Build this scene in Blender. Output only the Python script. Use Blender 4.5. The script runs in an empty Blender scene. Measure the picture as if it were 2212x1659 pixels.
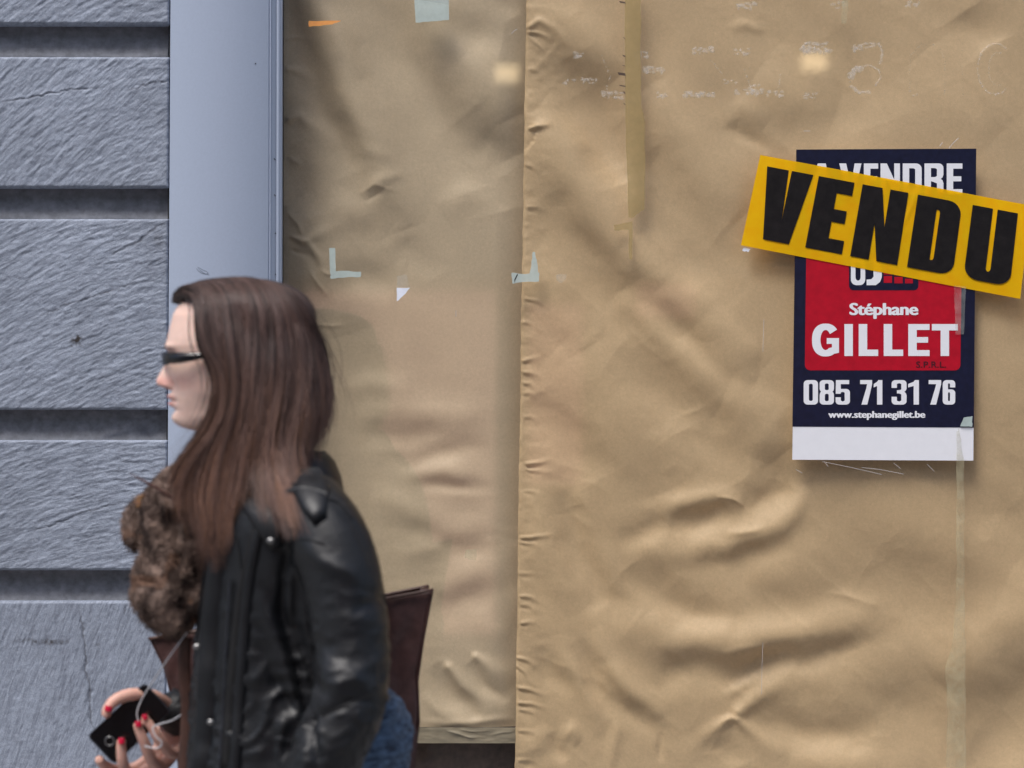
import bpy, bmesh, math, random
import numpy as np
from mathutils import Vector, Matrix

# ------------------------------------------------------------------ camera, sky, sun, exposure
SC = bpy.context.scene
COL = SC.collection
CAMD, SCALE = 5.0, 1150.0          # camera to glass in metres; units of a 2212-wide frame per metre on the glass
CAMZ = 1.5
cd = bpy.data.cameras.new('camera'); cam = bpy.data.objects.new('camera', cd); COL.objects.link(cam)
cam.location = (0, -CAMD, CAMZ); cam.rotation_euler = (math.radians(90), 0, 0)
cd.sensor_width = 36; cd.lens = 36 * CAMD * SCALE / 2212
cd.clip_start = 0.05; cd.clip_end = 500
cd.dof.use_dof = True; cd.dof.focus_distance = 5.0; cd.dof.aperture_fstop = 2.8
SC.camera = cam

TO_SUN = Vector((-0.30, -0.47, 1.0)).normalized()
world = bpy.data.worlds.new('World'); SC.world = world; world.use_nodes = True
wn = world.node_tree.nodes; wl = world.node_tree.links
bg = wn.get('Background') or wn.new('ShaderNodeBackground')
sky = wn.new('ShaderNodeTexSky'); sky.sky_type = 'NISHITA'; sky.sun_disc = False
sky.sun_elevation = math.asin(TO_SUN.z); sky.sun_rotation = math.atan2(TO_SUN.x, TO_SUN.y)
sky.air_density = 1.0; sky.dust_density = 3.0; sky.ozone_density = 1.0
wl.new(sky.outputs[0], bg.inputs[0]); bg.inputs[1].default_value = 0.085
sd = bpy.data.lights.new('sun', 'SUN'); sun = bpy.data.objects.new('sun', sd); COL.objects.link(sun)
sd.energy = 1.5; sd.angle = math.radians(24); sd.color = (1.0, 0.975, 0.95)
sun.rotation_euler = (-TO_SUN).to_track_quat('-Z', 'Y').to_euler(); sun.location = (-3, -6, 9)
SC.view_settings.view_transform = 'Standard'; SC.view_settings.look = 'None'
SC.view_settings.gamma = 1.0; SC.view_settings.exposure = 0.95
SC.view_settings.use_curve_mapping = False
SC.cycles.use_denoising = True
SC.cycles.transparent_max_bounces = 16
SC.cycles.max_bounces = 8

# ------------------------------------------------------------------ helpers
rng = np.random.default_rng(7)
random.seed(7)

def P(px, py, d=0.0):
    """point of a 2212 x 1659 sketch of the frontage carried to d metres behind the glass"""
    k = (CAMD + d) / CAMD / SCALE
    return ((px - 1106) * k, d, CAMZ + (829.5 - py) * k)

def srgb(r, g, b):
    f = lambda c: c / 12.92 if c <= 0.04045 else ((c + 0.055) / 1.055) ** 2.4
    return (f(r / 255), f(g / 255), f(b / 255), 1)

def tag(o, label=None, cat=None, group=None, kind=None):
    if label: o['label'] = label
    if cat: o['category'] = cat
    if group: o['group'] = group
    if kind: o['kind'] = kind
    return o

def link(name, me, mat=None, parent=None, smooth=False):
    o = bpy.data.objects.new(name, me); COL.objects.link(o)
    if mat is not None and len(me.materials) == 0: me.materials.append(mat)
    if parent is not None: o.parent = parent
    if smooth:
        me.polygons.foreach_set('use_smooth', [True] * len(me.polygons)); me.update()
    return o

def empty(name, loc=(0, 0, 0)):
    o = bpy.data.objects.new(name, None); COL.objects.link(o); o.location = loc
    o.empty_display_size = 0.1
    return o

def under(parent, o):
    """parent without moving"""
    o.parent = parent
    o.location = Vector(o.location) - Vector(parent.location)
    return o

def mesh(name, vs, fs):
    me = bpy.data.meshes.new(name)
    me.from_pydata([tuple(map(float, v)) for v in vs], [], fs); me.update()
    return me

def grid_mesh(name, V, close_u=False, close_v=False):
    """V: array (n, m, 3)"""
    n, m = V.shape[:2]
    idx = np.arange(n * m).reshape(n, m)
    a = idx if not close_u else np.vstack([idx, idx[:1]])
    if close_v: a = np.hstack([a, a[:, :1]])
    q = np.stack([a[:-1, :-1], a[1:, :-1], a[1:, 1:], a[:-1, 1:]], -1).reshape(-1, 4)
    me = bpy.data.meshes.new(name)
    me.vertices.add(n * m); me.vertices.foreach_set('co', V.reshape(-1).astype(np.float32))
    me.loops.add(q.size); me.loops.foreach_set('vertex_index', q.reshape(-1).astype(np.int32))
    me.polygons.add(len(q)); me.polygons.foreach_set('loop_start', np.arange(0, q.size, 4, dtype=np.int32))
    me.polygons.foreach_set('loop_total', np.full(len(q), 4, dtype=np.int32))
    me.update(calc_edges=True); me.validate()
    return me

def hash2(ix, iy, seed):
    h = (ix.astype(np.int64) * 374761393 + iy.astype(np.int64) * 668265263 + seed * 974634777) & 0xffffffff
    h = ((h ^ (h >> 13)) * 1274126177) & 0xffffffff
    return ((h ^ (h >> 16)) & 0xffffff) / float(0xffffff) * 2 - 1

def vnoise(x, y, seed=0):
    ix, iy = np.floor(x), np.floor(y)
    fx, fy = x - ix, y - iy
    u, v = fx * fx * fx * (fx * (fx * 6 - 15) + 10), fy * fy * fy * (fy * (fy * 6 - 15) + 10)
    ix = ix.astype(np.int64); iy = iy.astype(np.int64)
    a, b = hash2(ix, iy, seed), hash2(ix + 1, iy, seed)
    c, d = hash2(ix, iy + 1, seed), hash2(ix + 1, iy + 1, seed)
    return (a * (1 - u) + b * u) * (1 - v) + (c * (1 - u) + d * u) * v

def fbm(x, y, octv=4, seed=0, gain=0.5, lac=2.03):
    s = 0; a = 1.0; t = 0
    for k in range(octv):
        s = s + a * vnoise(x * lac ** k + 17.3 * k, y * lac ** k - 9.1 * k, seed + k); t += a; a *= gain
    return s / t

def vnoise3(p, seed=0):
    x, y, z = p[..., 0], p[..., 1], p[..., 2]
    iz = np.floor(z); fz = z - iz; w = fz * fz * (3 - 2 * fz)
    iz = iz.astype(np.int64)
    ox = (iz * 57.31) % 971; ox2 = ((iz + 1) * 57.31) % 971
    return vnoise(x + ox, y + ox * 1.7, seed) * (1 - w) + vnoise(x + ox2, y + ox2 * 1.7, seed) * w

def polydist(X, Y, pts):
    """distance, signed side and 0..1 position of every (X, Y) along a polyline"""
    best = np.full(X.shape, 1e9); side = np.zeros(X.shape); tt = np.zeros(X.shape)
    seg = [math.hypot(pts[i + 1][0] - pts[i][0], pts[i + 1][1] - pts[i][1]) for i in range(len(pts) - 1)]
    tot = sum(seg); acc = 0
    for i in range(len(pts) - 1):
        (x0, y0), (x1, y1) = pts[i], pts[i + 1]
        dx, dy = x1 - x0, y1 - y0; L2 = dx * dx + dy * dy
        t = np.clip(((X - x0) * dx + (Y - y0) * dy) / L2, 0, 1)
        qx, qy = X - x0 - t * dx, Y - y0 - t * dy
        d = np.sqrt(qx * qx + qy * qy)
        m = d < best
        best = np.where(m, d, best)
        side = np.where(m, np.sign(qx * dy - qy * dx), side)
        tt = np.where(m, (acc + t * seg[i]) / tot, tt)
        acc += seg[i]
    return best, side, tt

# ---- materials
class NT:
    def __init__(s, name):
        s.m = bpy.data.materials.new(name); s.m.use_nodes = True
        s.n = s.m.node_tree.nodes; s.l = s.m.node_tree.links
        s.b = s.n['Principled BSDF']; s.out = s.n['Material Output']
    def new(s, t, **kw):
        n = s.n.new(t)
        for k, v in kw.items():
            if k in n.inputs.keys(): n.inputs[k].default_value = v
            else: setattr(n, k, v)
        return n
    def link(s, a, b): s.l.new(a, b)
    def co(s, scale=(1, 1, 1), rot=(0, 0, 0), kind='Object'):
        tc = s.new('ShaderNodeTexCoord'); mp = s.new('ShaderNodeMapping')
        mp.inputs['Scale'].default_value = scale; mp.inputs['Rotation'].default_value = rot
        s.link(tc.outputs[kind], mp.inputs[0]); return mp.outputs[0]
    def noise(s, scale, detail=4, rough=0.55, vec=None, dist=0.0):
        n = s.new('ShaderNodeTexNoise'); n.inputs['Scale'].default_value = scale
        n.inputs['Detail'].default_value = detail; n.inputs['Roughness'].default_value = rough
        n.inputs['Distortion'].default_value = dist
        if vec is not None: s.link(vec, n.inputs['Vector'])
        return n.outputs['Fac']
    def ramp(s, fac, stops):
        r = s.new('ShaderNodeValToRGB'); e = r.color_ramp.elements
        while len(e) < len(stops): e.new(0.5)
        for i, (p, c) in enumerate(stops):
            e[i].position = p; e[i].color = c if len(c) == 4 else (*c, 1)
        s.link(fac, r.inputs[0]); return r.outputs[0]
    def mix(s, fac, a, b, mode='MIX'):
        n = s.new('ShaderNodeMix'); n.data_type = 'RGBA'; n.blend_type = mode
        for v, i in ((fac, 0), (a, 6), (b, 7)):
            if isinstance(v, (int, float)): n.inputs[i].default_value = v
            elif isinstance(v, tuple): n.inputs[i].default_value = v
            else: s.link(v, n.inputs[i])
        return n.outputs[2]
    def math(s, op, a, b=None):
        n = s.new('ShaderNodeMath'); n.operation = op
        for v, i in ((a, 0), (b, 1)):
            if v is None: continue
            if isinstance(v, (int, float)): n.inputs[i].default_value = v
            else: s.link(v, n.inputs[i])
        return n.outputs[0]
    def bump(s, h, strength=0.3, dist=0.002, prev=None):
        n = s.new('ShaderNodeBump'); n.inputs['Strength'].default_value = strength
        n.inputs['Distance'].default_value = dist; s.link(h, n.inputs['Height'])
        if prev is not None: s.link(prev, n.inputs['Normal'])
        s.link(n.outputs[0], s.b.inputs['Normal']); return n.outputs[0]
    def set(s, **kw):
        for k, v in kw.items():
            k = k.replace('_', ' ')
            for kk in s.b.inputs.keys():
                if kk.lower() == k.lower():
                    if hasattr(v, 'is_linked') or hasattr(v, 'links'): s.link(v, s.b.inputs[kk])
                    else: s.b.inputs[kk].default_value = v
        return s

def simple(name, col, rough=0.5, nscale=40, namp=0.12, bump=0.0, metallic=0.0, bdist=0.001, **kw):
    t = NT(name)
    f = t.noise(nscale, 5, 0.6, t.co())
    c1 = tuple(c * (1 - namp) for c in col[:3]) + (1,); c2 = tuple(min(1, c * (1 + namp)) for c in col[:3]) + (1,)
    t.set(base_color=t.ramp(f, [(0.3, c1), (0.7, c2)]), roughness=rough, metallic=metallic, **kw)
    if bump: t.bump(f, bump, bdist)
    return t.m
# ------------------------------------------------------------------ materials
def paper_mat(name, rot, col):
    t = NT(name); v = t.co()
    ribs = t.new('ShaderNodeTexWave'); ribs.wave_type = 'BANDS'; ribs.bands_direction = 'X' if rot == 0 else 'Z'
    ribs.inputs['Scale'].default_value = 150; ribs.inputs['Distortion'].default_value = 0.4
    ribs.inputs['Detail'].default_value = 1
    t.link(v, ribs.inputs['Vector'])
    fine = t.noise(900, 3, 0.7, v); blot = t.noise(7, 5, 0.6, v); fib = t.noise(160, 4, 0.7, v)
    base = t.ramp(blot, [(0.3, tuple(c * 0.93 for c in col[:3])), (0.7, tuple(c * 1.05 for c in col[:3]))])
    c = t.mix(0.35, base, t.ramp(fine, [(0.3, (0.55, 0.55, 0.55)), (0.7, (1.3, 1.3, 1.3))]), 'MULTIPLY')
    c = t.mix(0.35, c, t.ramp(fib, [(0.3, (0.8, 0.8, 0.78)), (0.7, (1.15, 1.15, 1.15))]), 'MULTIPLY')
    c = t.mix(0.25, c, t.ramp(ribs.outputs['Fac'], [(0.0, (0.75, 0.75, 0.75)), (1.0, (1.12, 1.12, 1.12))]), 'MULTIPLY')
    t.set(base_color=c, roughness=0.55, specular_ior_level=0.45)
    n1 = t.bump(ribs.outputs['Fac'], 0.25, 0.0004)
    t.bump(fib, 0.3, 0.0005, n1)
    return t.m
M_paper_r = paper_mat('kraft_paper', 0, srgb(213, 183, 143))
M_paper_l = paper_mat('kraft_paper_greyer', 1, srgb(208, 186, 155))

def stone_mat(name, ang, tint):
    t = NT(name); v = t.co((1, 1, 1), (0, math.radians(ang), 0)); v0 = t.co()
    mp = t.new('ShaderNodeMapping'); mp.inputs['Scale'].default_value = (26, 30, 190); t.link(v, mp.inputs[0])
    streak = t.noise(1.0, 7, 0.68, mp.outputs[0], 0.6)
    big = t.noise(5, 4, 0.6, v0); fine = t.noise(420, 4, 0.75, v0); grit = t.noise(90, 5, 0.7, v0)
    c = t.ramp(big, [(0.3, tuple(k * 0.86 for k in tint[:3])), (0.7, tuple(k * 1.12 for k in tint[:3]))])
    c = t.mix(0.5, c, t.ramp(streak, [(0.36, (0.42, 0.42, 0.45)), (0.56, (1.2, 1.2, 1.2))]), 'MULTIPLY')
    c = t.mix(0.5, c, t.ramp(fine, [(0.3, (0.5, 0.5, 0.52)), (0.7, (1.45, 1.45, 1.45))]), 'MULTIPLY')
    c = t.mix(t.math('MULTIPLY', t.ramp(grit, [(0.6, (0, 0, 0)), (0.72, (1, 1, 1))]), 0.25), c, srgb(92, 84, 92))
    t.set(base_color=c, roughness=0.62, specular_ior_level=0.4)
    n1 = t.bump(streak, 0.7, 0.0022); n2 = t.bump(grit, 0.5, 0.0012, n1); t.bump(fine, 0.3, 0.0005, n2)
    return t.m
STONE = srgb(142, 150, 164)
M_stone = [stone_mat('riven_bluestone', a, STONE) for a in (38, 44, 26, 13, 70)]
M_joint = simple('dressed_stone_channel', srgb(122, 124, 130), 0.8, 60, 0.28, 0.5, bdist=0.001)
M_pillar = simple('grey_blue_powder_coat', srgb(164, 175, 194), 0.38, 300, 0.03, 0.08, bdist=0.0003)
M_gap = simple('black_rubber_gasket', srgb(28, 26, 28), 0.7)
M_dark = simple('dark_brown_board', srgb(88, 70, 58), 0.7, 60, 0.3, 0.3)
M_ledge = simple('dull_brown_ledge', srgb(150, 138, 116), 0.6, 30, 0.12, 0.2)
M_inner = simple('shop_inside_plaster', srgb(90, 84, 78), 0.9)

t = NT('window_glass'); t.n.remove(t.b)
tr = t.new('ShaderNodeBsdfTransparent'); tr.inputs[0].default_value = (0.985, 0.99, 0.985, 1)
gl = t.new('ShaderNodeBsdfGlossy'); gl.inputs['Roughness'].default_value = 0.02
fr = t.new('ShaderNodeLayerWeight'); fr.inputs[0].default_value = 0.5
fac = t.math('ADD', t.math('MULTIPLY', t.math('POWER', fr.outputs['Facing'], 5.0), 0.9), 0.04)
mx = t.new('ShaderNodeMixShader'); t.link(fac, mx.inputs[0]); t.link(tr.outputs[0], mx.inputs[1]); t.link(gl.outputs[0], mx.inputs[2])
t.link(mx.outputs[0], t.out.inputs[0]); M_glass = t.m

def film(name, col, opacity, rough=0.35, nscale=60, vary=0.0, spec=0.5):
    """printed or clear plastic film: part of the light passes"""
    t = NT(name)
    f = t.noise(nscale, 5, 0.65, t.co())
    t.set(base_color=t.ramp(f, [(0.3, tuple(c * 0.9 for c in col[:3])), (0.7, tuple(min(1, c * 1.08) for c in col[:3]))]),
          roughness=rough, specular_ior_level=spec)
    if vary:
        t.link(t.ramp(f, [(0.5 - vary, (opacity * 0.15,) * 3), (0.5 + vary * 0.5, (opacity,) * 3)]), t.b.inputs['Alpha'])
    else: t.b.inputs['Alpha'].default_value = opacity
    t.bump(f, 0.15, 0.0006)
    return t.m
M_navy = simple('poster_navy_print', srgb(23, 26, 50), 0.3, 90, 0.25, 0.05)
M_red = simple('poster_red_print', srgb(178, 14, 38), 0.32, 60, 0.12, 0.05)
M_white = simple('poster_white_paper', srgb(232, 233, 238), 0.4, 50, 0.02, 0.03)
M_inkdark = simple('poster_dark_ink', srgb(70, 22, 34), 0.35)
t = NT('yellow_film'); f = t.noise(45, 5, 0.6, t.co())
t.set(base_color=t.ramp(f, [(0.3, srgb(254, 190, 0)), (0.7, srgb(255, 204, 6))]), roughness=0.33)
tr = t.new('ShaderNodeBsdfTransparent'); tr.inputs[0].default_value = srgb(250, 200, 30)
mx = t.new('ShaderNodeMixShader'); mx.inputs[0].default_value = 0.7
t.link(tr.outputs[0], mx.inputs[1]); t.link(t.b.outputs[0], mx.inputs[2]); t.link(mx.outputs[0], t.out.inputs[0])
t.bump(f, 0.1, 0.001); M_yellow = t.m
t = NT('black_letter_ink'); f = t.noise(70, 6, 0.7, t.co()); g = t.noise(14, 3, 0.5, t.co())
c = t.ramp(f, [(0.35, srgb(13, 11, 12)), (0.68, srgb(30, 27, 27)), (0.8, srgb(76, 70, 66))])
t.set(base_color=c, roughness=0.35); M_black = t.m
M_tape_grey = film('grey_green_tape', srgb(188, 204, 200), 0.82, 0.3)
M_tape_clear = film('clear_tape', srgb(200, 204, 200), 0.25, 0.18, 30, 0.25)
M_tape_pale = film('aged_clear_tape', srgb(192, 186, 154), 0.36, 0.25, 40, 0.22)
M_tape_brown = film('brown_parcel_tape', srgb(168, 146, 98), 0.66, 0.25)
M_scrap_white = simple('white_scrap', srgb(228, 232, 245), 0.5)
M_scrap_orange = simple('orange_scrap', srgb(252, 168, 92), 0.5, 60, 0.15)
M_residue = film('dried_glue', srgb(212, 206, 196), 0.34, 0.6, 300, 0.30)
M_scratch = film('scratch_in_glass', srgb(225, 220, 220), 0.5, 0.5)
# ------------------------------------------------------------------ street, ground, far side of the street
def box(name, x0, x1, y0, y1, z0, z1, mat, parent=None):
    vs = [(x0, y0, z0), (x1, y0, z0), (x1, y1, z0), (x0, y1, z0), (x0, y0, z1), (x1, y0, z1), (x1, y1, z1), (x0, y1, z1)]
    fs = [(3, 2, 1, 0), (4, 5, 6, 7), (0, 1, 5, 4), (1, 2, 6, 5), (2, 3, 7, 6), (3, 0, 4, 7)]
    return link(name, mesh(name, vs, fs), mat, parent)

M_asphalt = simple('asphalt', (0.055, 0.055, 0.058, 1), 0.85, 180, 0.3, 0.4)
M_paving = simple('grey_paving', (0.24, 0.235, 0.23, 1), 0.8, 60, 0.2, 0.3)
M_facade = simple('rose_plaster_facade', (0.42, 0.24, 0.20, 1), 0.8, 8, 0.1)
M_facade2 = simple('grey_plaster_facade', (0.42, 0.42, 0.40, 1), 0.8, 8, 0.1)
M_winpane = simple('dark_window_pane', (0.03, 0.035, 0.04, 1), 0.1)
tag(box('pavement', -14, 14, -2.6, 1.5, -0.3, 0.0, M_paving), kind='structure')
tag(box('road', -60, 60, -60, 60, -0.5, -0.13, M_asphalt), kind='structure')
tag(box('far_pavement', -14, 14, -11.9, -9.4, -0.3, 0.0, M_paving), kind='structure')

fb = empty('townhouse', (0, -11, 0))
tag(fb, 'plastered townhouse with rose ground floor across the street', 'building')
def fbox(name, *a): return under(fb, box(name, *a))
fbox('ground_floor', -10, 10, -14, -11, 0, 2.15, M_facade)
fbox('upper_floors', -10, 10, -14, -11.004, 2.15, 8.0, M_facade2)
for zz in (4.1, 6.3):
    for k in range(6):
        xx = -8.4 + k * 3.1
        o = fbox('window', xx, xx + 1.1, -11.2, -10.985, zz, zz + 1.6, M_winpane)

M_tint_glow = NT('pink_tint_glow'); M_tint_glow.set(base_color=(.3, .2, .15, 1), emission_color=(1.0, 0.48, 0.40, 1), emission_strength=0.5); M_tint_glow = M_tint_glow.m
for (xa, xb, za, zb) in ((-1.25, -0.1, -.0, 2.06), (0.10, 0.42, .9, 1.98), (0.75, 1.1, 1.9, 2.1)):  # added glowing panels, out of view, that tint the glass reflection pink
    fbox('tint_glow_panel', xa, xb, -11.2, -10.99, za, zb, M_tint_glow)
M_lampglow = NT('lit_lamp_glass'); M_lampglow.set(base_color=(1, .9, .7, 1), emission_color=(1.0, 0.74, 0.42, 1), emission_strength=3.5); M_lampglow = M_lampglow.m
M_lampiron = simple('dark_lamp_iron', (0.03, 0.03, 0.03, 1), 0.5)
for k, (lx, lz, lb) in enumerate(((1.79, 3.41, 'lit wall lamp mirrored in the glass above the poster'), (-0.03, 3.34, 'lit wall lamp mirrored in the glass of the narrow sheet'))):
    le = empty('wall_lamp', (lx, -10.9, lz)); tag(le, lb, 'lamp', 'wall lamps across the street')
    under(le, box('lamp_glass', lx - .068, lx + .068, -10.84, -10.72, lz - .042, lz + .042, M_lampglow))
    under(le, box('lamp_cap', lx - .12, lx + .12, -10.86, -10.68, lz + .043, lz + .07, M_lampiron))
    under(le, box('bracket', lx - .02, lx + .02, -11.0, -10.86, lz - .02, lz + .05, M_lampiron))

# ------------------------------------------------------------------ stone wall, coursed blocks with sunk channels
wall = empty('stone_wall', P(180, 829, -0.03))
tag(wall, 'blue-grey split stone wall with deep horizontal channels left of the pillar', 'wall')
D_BLOCK, D_CH = -0.078, -0.040
def edge_x(py): return 365.5 - 8.0 * (py / 1659.0)
def stone_block(y0, y1, ang, mat, seed, smooth=0.0, cracks=(), stains=(), x0=-700, amp=1.0):
    step = 2.1
    xs_v = np.concatenate([np.linspace(x0, -20, 60, endpoint=False), np.arange(-20, 366, step)])
    ys_v = np.arange(y0, y1 + 0.01, step); ys_v[-1] = y1
    X, Y = np.meshgrid(xs_v, ys_v, indexing='xy')
    # pull to the leaning right end
    X = X + (edge_x(Y) - xs_v[-1]) * np.clip((X - 250) / (xs_v[-1] - 250), 0, 1)
    x = X / SCALE; z = -Y / SCALE
    a = math.radians(ang)
    u = x * np.cos(a) + z * np.sin(a); v = -x * np.sin(a) + z * np.cos(a)
    xc = x - x.mean(); warp = (0.9 * xc * xc + .25 * xc * z) * (1 - smooth) + 0.010 * fbm(x * 7, z * 7, 2, seed + 9) + 0.0022 * fbm(x * 60, z * 60, 3, seed + 10)
    q = fbm(u * 34 + seed, (v + warp) * 165, 3, seed, 0.6)
    q2 = fbm(u * 60 + seed, (v + warp) * 230, 3, seed + 3, 0.6)
    terr = q * 3.0 + 0.9 * fbm(x * 9, z * 9, 2, seed + 7)
    fr_ = terr - np.floor(terr)
    terr = np.floor(terr) + np.clip(fr_ * 2.4 - 0.7, 0, 1)
    h = 0.00028 * terr * (1 - smooth) + 0.00055 * q * (1 - smooth * .7) + 0.0003 * q2 * (1 - smooth * .4)
    h = h + 0.0018 * fbm(x * 8, z * 8, 3, seed + 20) + 0.0008 * fbm(x * 120, z * 120, 3, seed + 30, 0.7)
    h = h * amp
    st = np.zeros(X.shape)
    for pts, w, dep in cracks:
        jit = 3.0 * fbm(X / 9, Y / 9, 2, seed + 71)
        d, s, t = polydist(X + jit, Y + jit, pts)
        tap = np.clip(np.minimum(t, 1 - t) * 8, 0.15, 1)
        dep = dep * .55; h -= dep * tap * np.exp(-(d / w) ** 2); h += 0.35 * dep * tap * np.exp(-((d - 2.5 * w) / w) ** 2) * (s > 0)
        st += 0.4 * tap * np.exp(-(d / w) ** 2)
    for (sx, sy, rx, ry, k) in stains:
        rr = np.sqrt(((X - sx) / rx) ** 2 + ((Y - sy) / ry) ** 2)
        st += k * np.clip(1.25 - rr + 0.9 * fbm(X / 7, Y / 7, 3, 5), 0, 1)
    edged = np.minimum(np.minimum(Y - y0, y1 - Y), edge_x(Y) - X)
    chip = np.clip(1 - edged / 5.0, 0, 1) ** 2
    h -= chip * (0.003 + 0.004 * np.clip(fbm(X / 14, Y / 14, 3, seed + 90) + 0.15, 0, 1))
    k = (CAMD + D_BLOCK) / CAMD / SCALE
    V = np.stack([(X - 1106) * k, D_BLOCK - h, CAMZ + (829.5 - Y) * k], -1)
    n, m = V.shape[:2]
    W = np.zeros((n + 2, m + 2, 3)); W[1:-1, 1:-1] = V
    W[0, 1:-1] = V[0]; W[-1, 1:-1] = V[-1]; W[1:-1, 0] = V[:, 0]; W[1:-1, -1] = V[:, -1]
    W[0, 0], W[0, -1], W[-1, 0], W[-1, -1] = V[0, 0], V[0, -1], V[-1, 0], V[-1, -1]
    W[0, :, 1] = W[-1, :, 1] = 0.04; W[:, 0, 1] = W[:, -1, 1] = 0.04
    me = grid_mesh('stone_block', W)
    at = me.attributes.new('stain_crack', 'FLOAT', 'POINT')
    S = np.zeros((n + 2, m + 2)); S[1:-1, 1:-1] = np.clip(st, 0, 1)
    at.data.foreach_set('value', S.reshape(-1).astype(np.float32))
    o = link('stone_block', me, mat, smooth=True); under(wall, o); return o

for m_ in M_stone:     # darker crack lines, dirt stains
    nt = m_.node_tree; b = nt.nodes['Principled BSDF']; src = b.inputs['Base Color'].links[0].from_socket
    an = nt.nodes.new('ShaderNodeAttribute'); an.attribute_name = 'stain_crack'
    mxn = nt.nodes.new('ShaderNodeMix'); mxn.data_type = 'RGBA'; mxn.inputs[7].default_value = srgb(52, 46, 44)
    nt.links.new(an.outputs['Fac'], mxn.inputs[0]); nt.links.new(src, mxn.inputs[6]); nt.links.new(mxn.outputs[2], b.inputs['Base Color'])

stone_block(-330, 52, 40, M_stone[0], 11)
stone_block(123, 405, 45, M_stone[1], 23, cracks=[([(0, 219), (60, 212), (100, 204), (150, 194), (215, 190)], 1.6, .0028), ([(268, 200), (330, 178), (366, 175)], 1.5, .002)])
stone_block(473, 885, 27, M_stone[2], 37, cracks=[([(225, 560), (300, 520), (340, 490), (366, 478)], 1.8, .0025), ([(60, 690), (200, 640), (300, 610)], 1.5, .0015)],
            stains=[(163, 737, 11, 11, .9), (172, 733, 9, 6, .7), (345, 520, 16, 22, .25)])
stone_block(951, 1232, 14, M_stone[3], 41, cracks=[([(60, 1152), (130, 1128), (175, 1108), (255, 1088)], 1.5, .0022)])
stone_block(1299, 1720, 78, M_stone[4], 59, smooth=0.75, amp=0.8,
            cracks=[([(170, 1310), (176, 1345), (182, 1390), (186, 1420), (184, 1450), (194, 1480), (196, 1560), (212, 1592)], 2.2, .004),
                    ([(275, 1305), (268, 1330)], 1.5, .003)],
            stains=[(60, 1384, 30, 5, .35), (95, 1388, 28, 6, .5), (130, 1386, 25, 5, .45), (212, 1391, 4, 4, .4)])
M_stone_low = M_stone[4]
for (a, b_) in ((1786, 2200), (2266, 2560)):
    stone_block(a, b_, 20, M_stone[3], a)
stone_block(-760, -398, 30, M_stone[2], 77)

def channel(y0, y1, seed, chip=False):
    xs_v = np.concatenate([np.linspace(-700, -20, 20, endpoint=False), np.arange(-20, 368, 4.0)])
    ys_v = np.linspace(y0 - 4, y1 + 4, 34)
    X, Y = np.meshgrid(xs_v, ys_v)
    t_ = (Y - y0) / (y1 - y0)
    h = 0.0014 * fbm(X / 60, Y / 22, 4, seed, 0.6) + 0.0007 * fbm(X / 7, Y / 7, 3, seed + 4)
    h = h + 0.012 * np.clip(t_, 0, 1) ** 2          # hollow at the top, coming forward at the foot
    if chip:
        d, s, t = polydist(X + 4 * fbm(X / 12, Y / 12, 3, 3), Y, [(218, 945), (250, 938), (300, 925), (335, 905), (368, 900)])
        h += 0.003 * (s * np.clip(d / 6, 0, 1)) * (X > 215) * np.clip((X - 215) / 20, 0, 1)
        h -= 0.008 * np.exp(-(((X - 322) / 14) ** 2 + ((Y - 930) / 12) ** 2))
    k = (CAMD + D_CH) / CAMD / SCALE
    V = np.stack([(X - 1106) * k, D_CH - h, CAMZ + (829.5 - Y) * k], -1)
    V[0, :, 1] += 0.03; V[-1, :, 1] -= 0.0
    o = link('channel_stone', grid_mesh('channel_stone', V), M_joint, smooth=True); under(wall, o)
channel(52, 122, 5); channel(405, 472, 9); channel(885, 950, 12, True); channel(1232, 1298, 15); channel(-398, -330, 17); channel(1720, 1786, 19); channel(2200, 2266, 21)
bk = box('wall_core', P(-700, 0, 0.05)[0], P(362, 0, 0.05)[0], 0.0, 0.30, 0.0, 2.86, M_joint); under(wall, bk)

# ------------------------------------------------------------------ painted metal pillar
pil = empty('metal_pillar', (P(480, 0)[0], -0.05, 0.0))
tag(pil, 'pale blue-grey painted metal pillar between stone wall and shop window', 'pillar')
def extrude_profile(name, prof, mat, parent, z0=0.0, z1=3.0, lean=(10.0, 6.0), closed=False, smooth=False):
    """prof: list of (px, d) in plan; the left end leans by lean[0] sketch units over the frame, the right end by lean[1]"""
    pa, pb = prof[0][0], max(p[0] for p in prof)
    rows = []
    for zz in (z0, z1):
        py = 829.5 - (zz - CAMZ) * SCALE
        r = []
        for (px, d) in prof:
            f = (px - pa) / max(1e-6, (pb - pa)); ln = lean[0] * (1 - f) + lean[1] * f
            r.append(((px - ln * (py / 1659.0) - 1106) * (CAMD + d) / CAMD / SCALE, d, zz))
        rows.append(r)
    o = link(name, grid_mesh(name, np.array(rows), close_v=closed), mat, smooth=smooth); under(parent, o); return o
extrude_profile('pillar_face', [(368.5, 0.02), (368.5, -0.084), (369.5, -0.085), (580.0, -0.085), (581.0, -0.084), (582.2, -0.081), (583.0, -0.081), (583.8, -0.084),
                                (585.0, -0.0845), (586.0, -0.083), (588.5, -0.079), (596.5, -0.078), (597.2, -0.074), (598.0, -0.078), (604.5, -0.0775), (605.5, -0.074), (606.5, -0.075), (608.5, -0.074), (610.5, -0.070), (611.5, 0.03)], M_pillar, pil, lean=(10, 3))
extrude_profile('black_gasket', [(365.0, 0.01), (365.0, -0.060), (369.0, -0.060)], M_gap, pil, lean=(9.5, 9.5))
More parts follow.
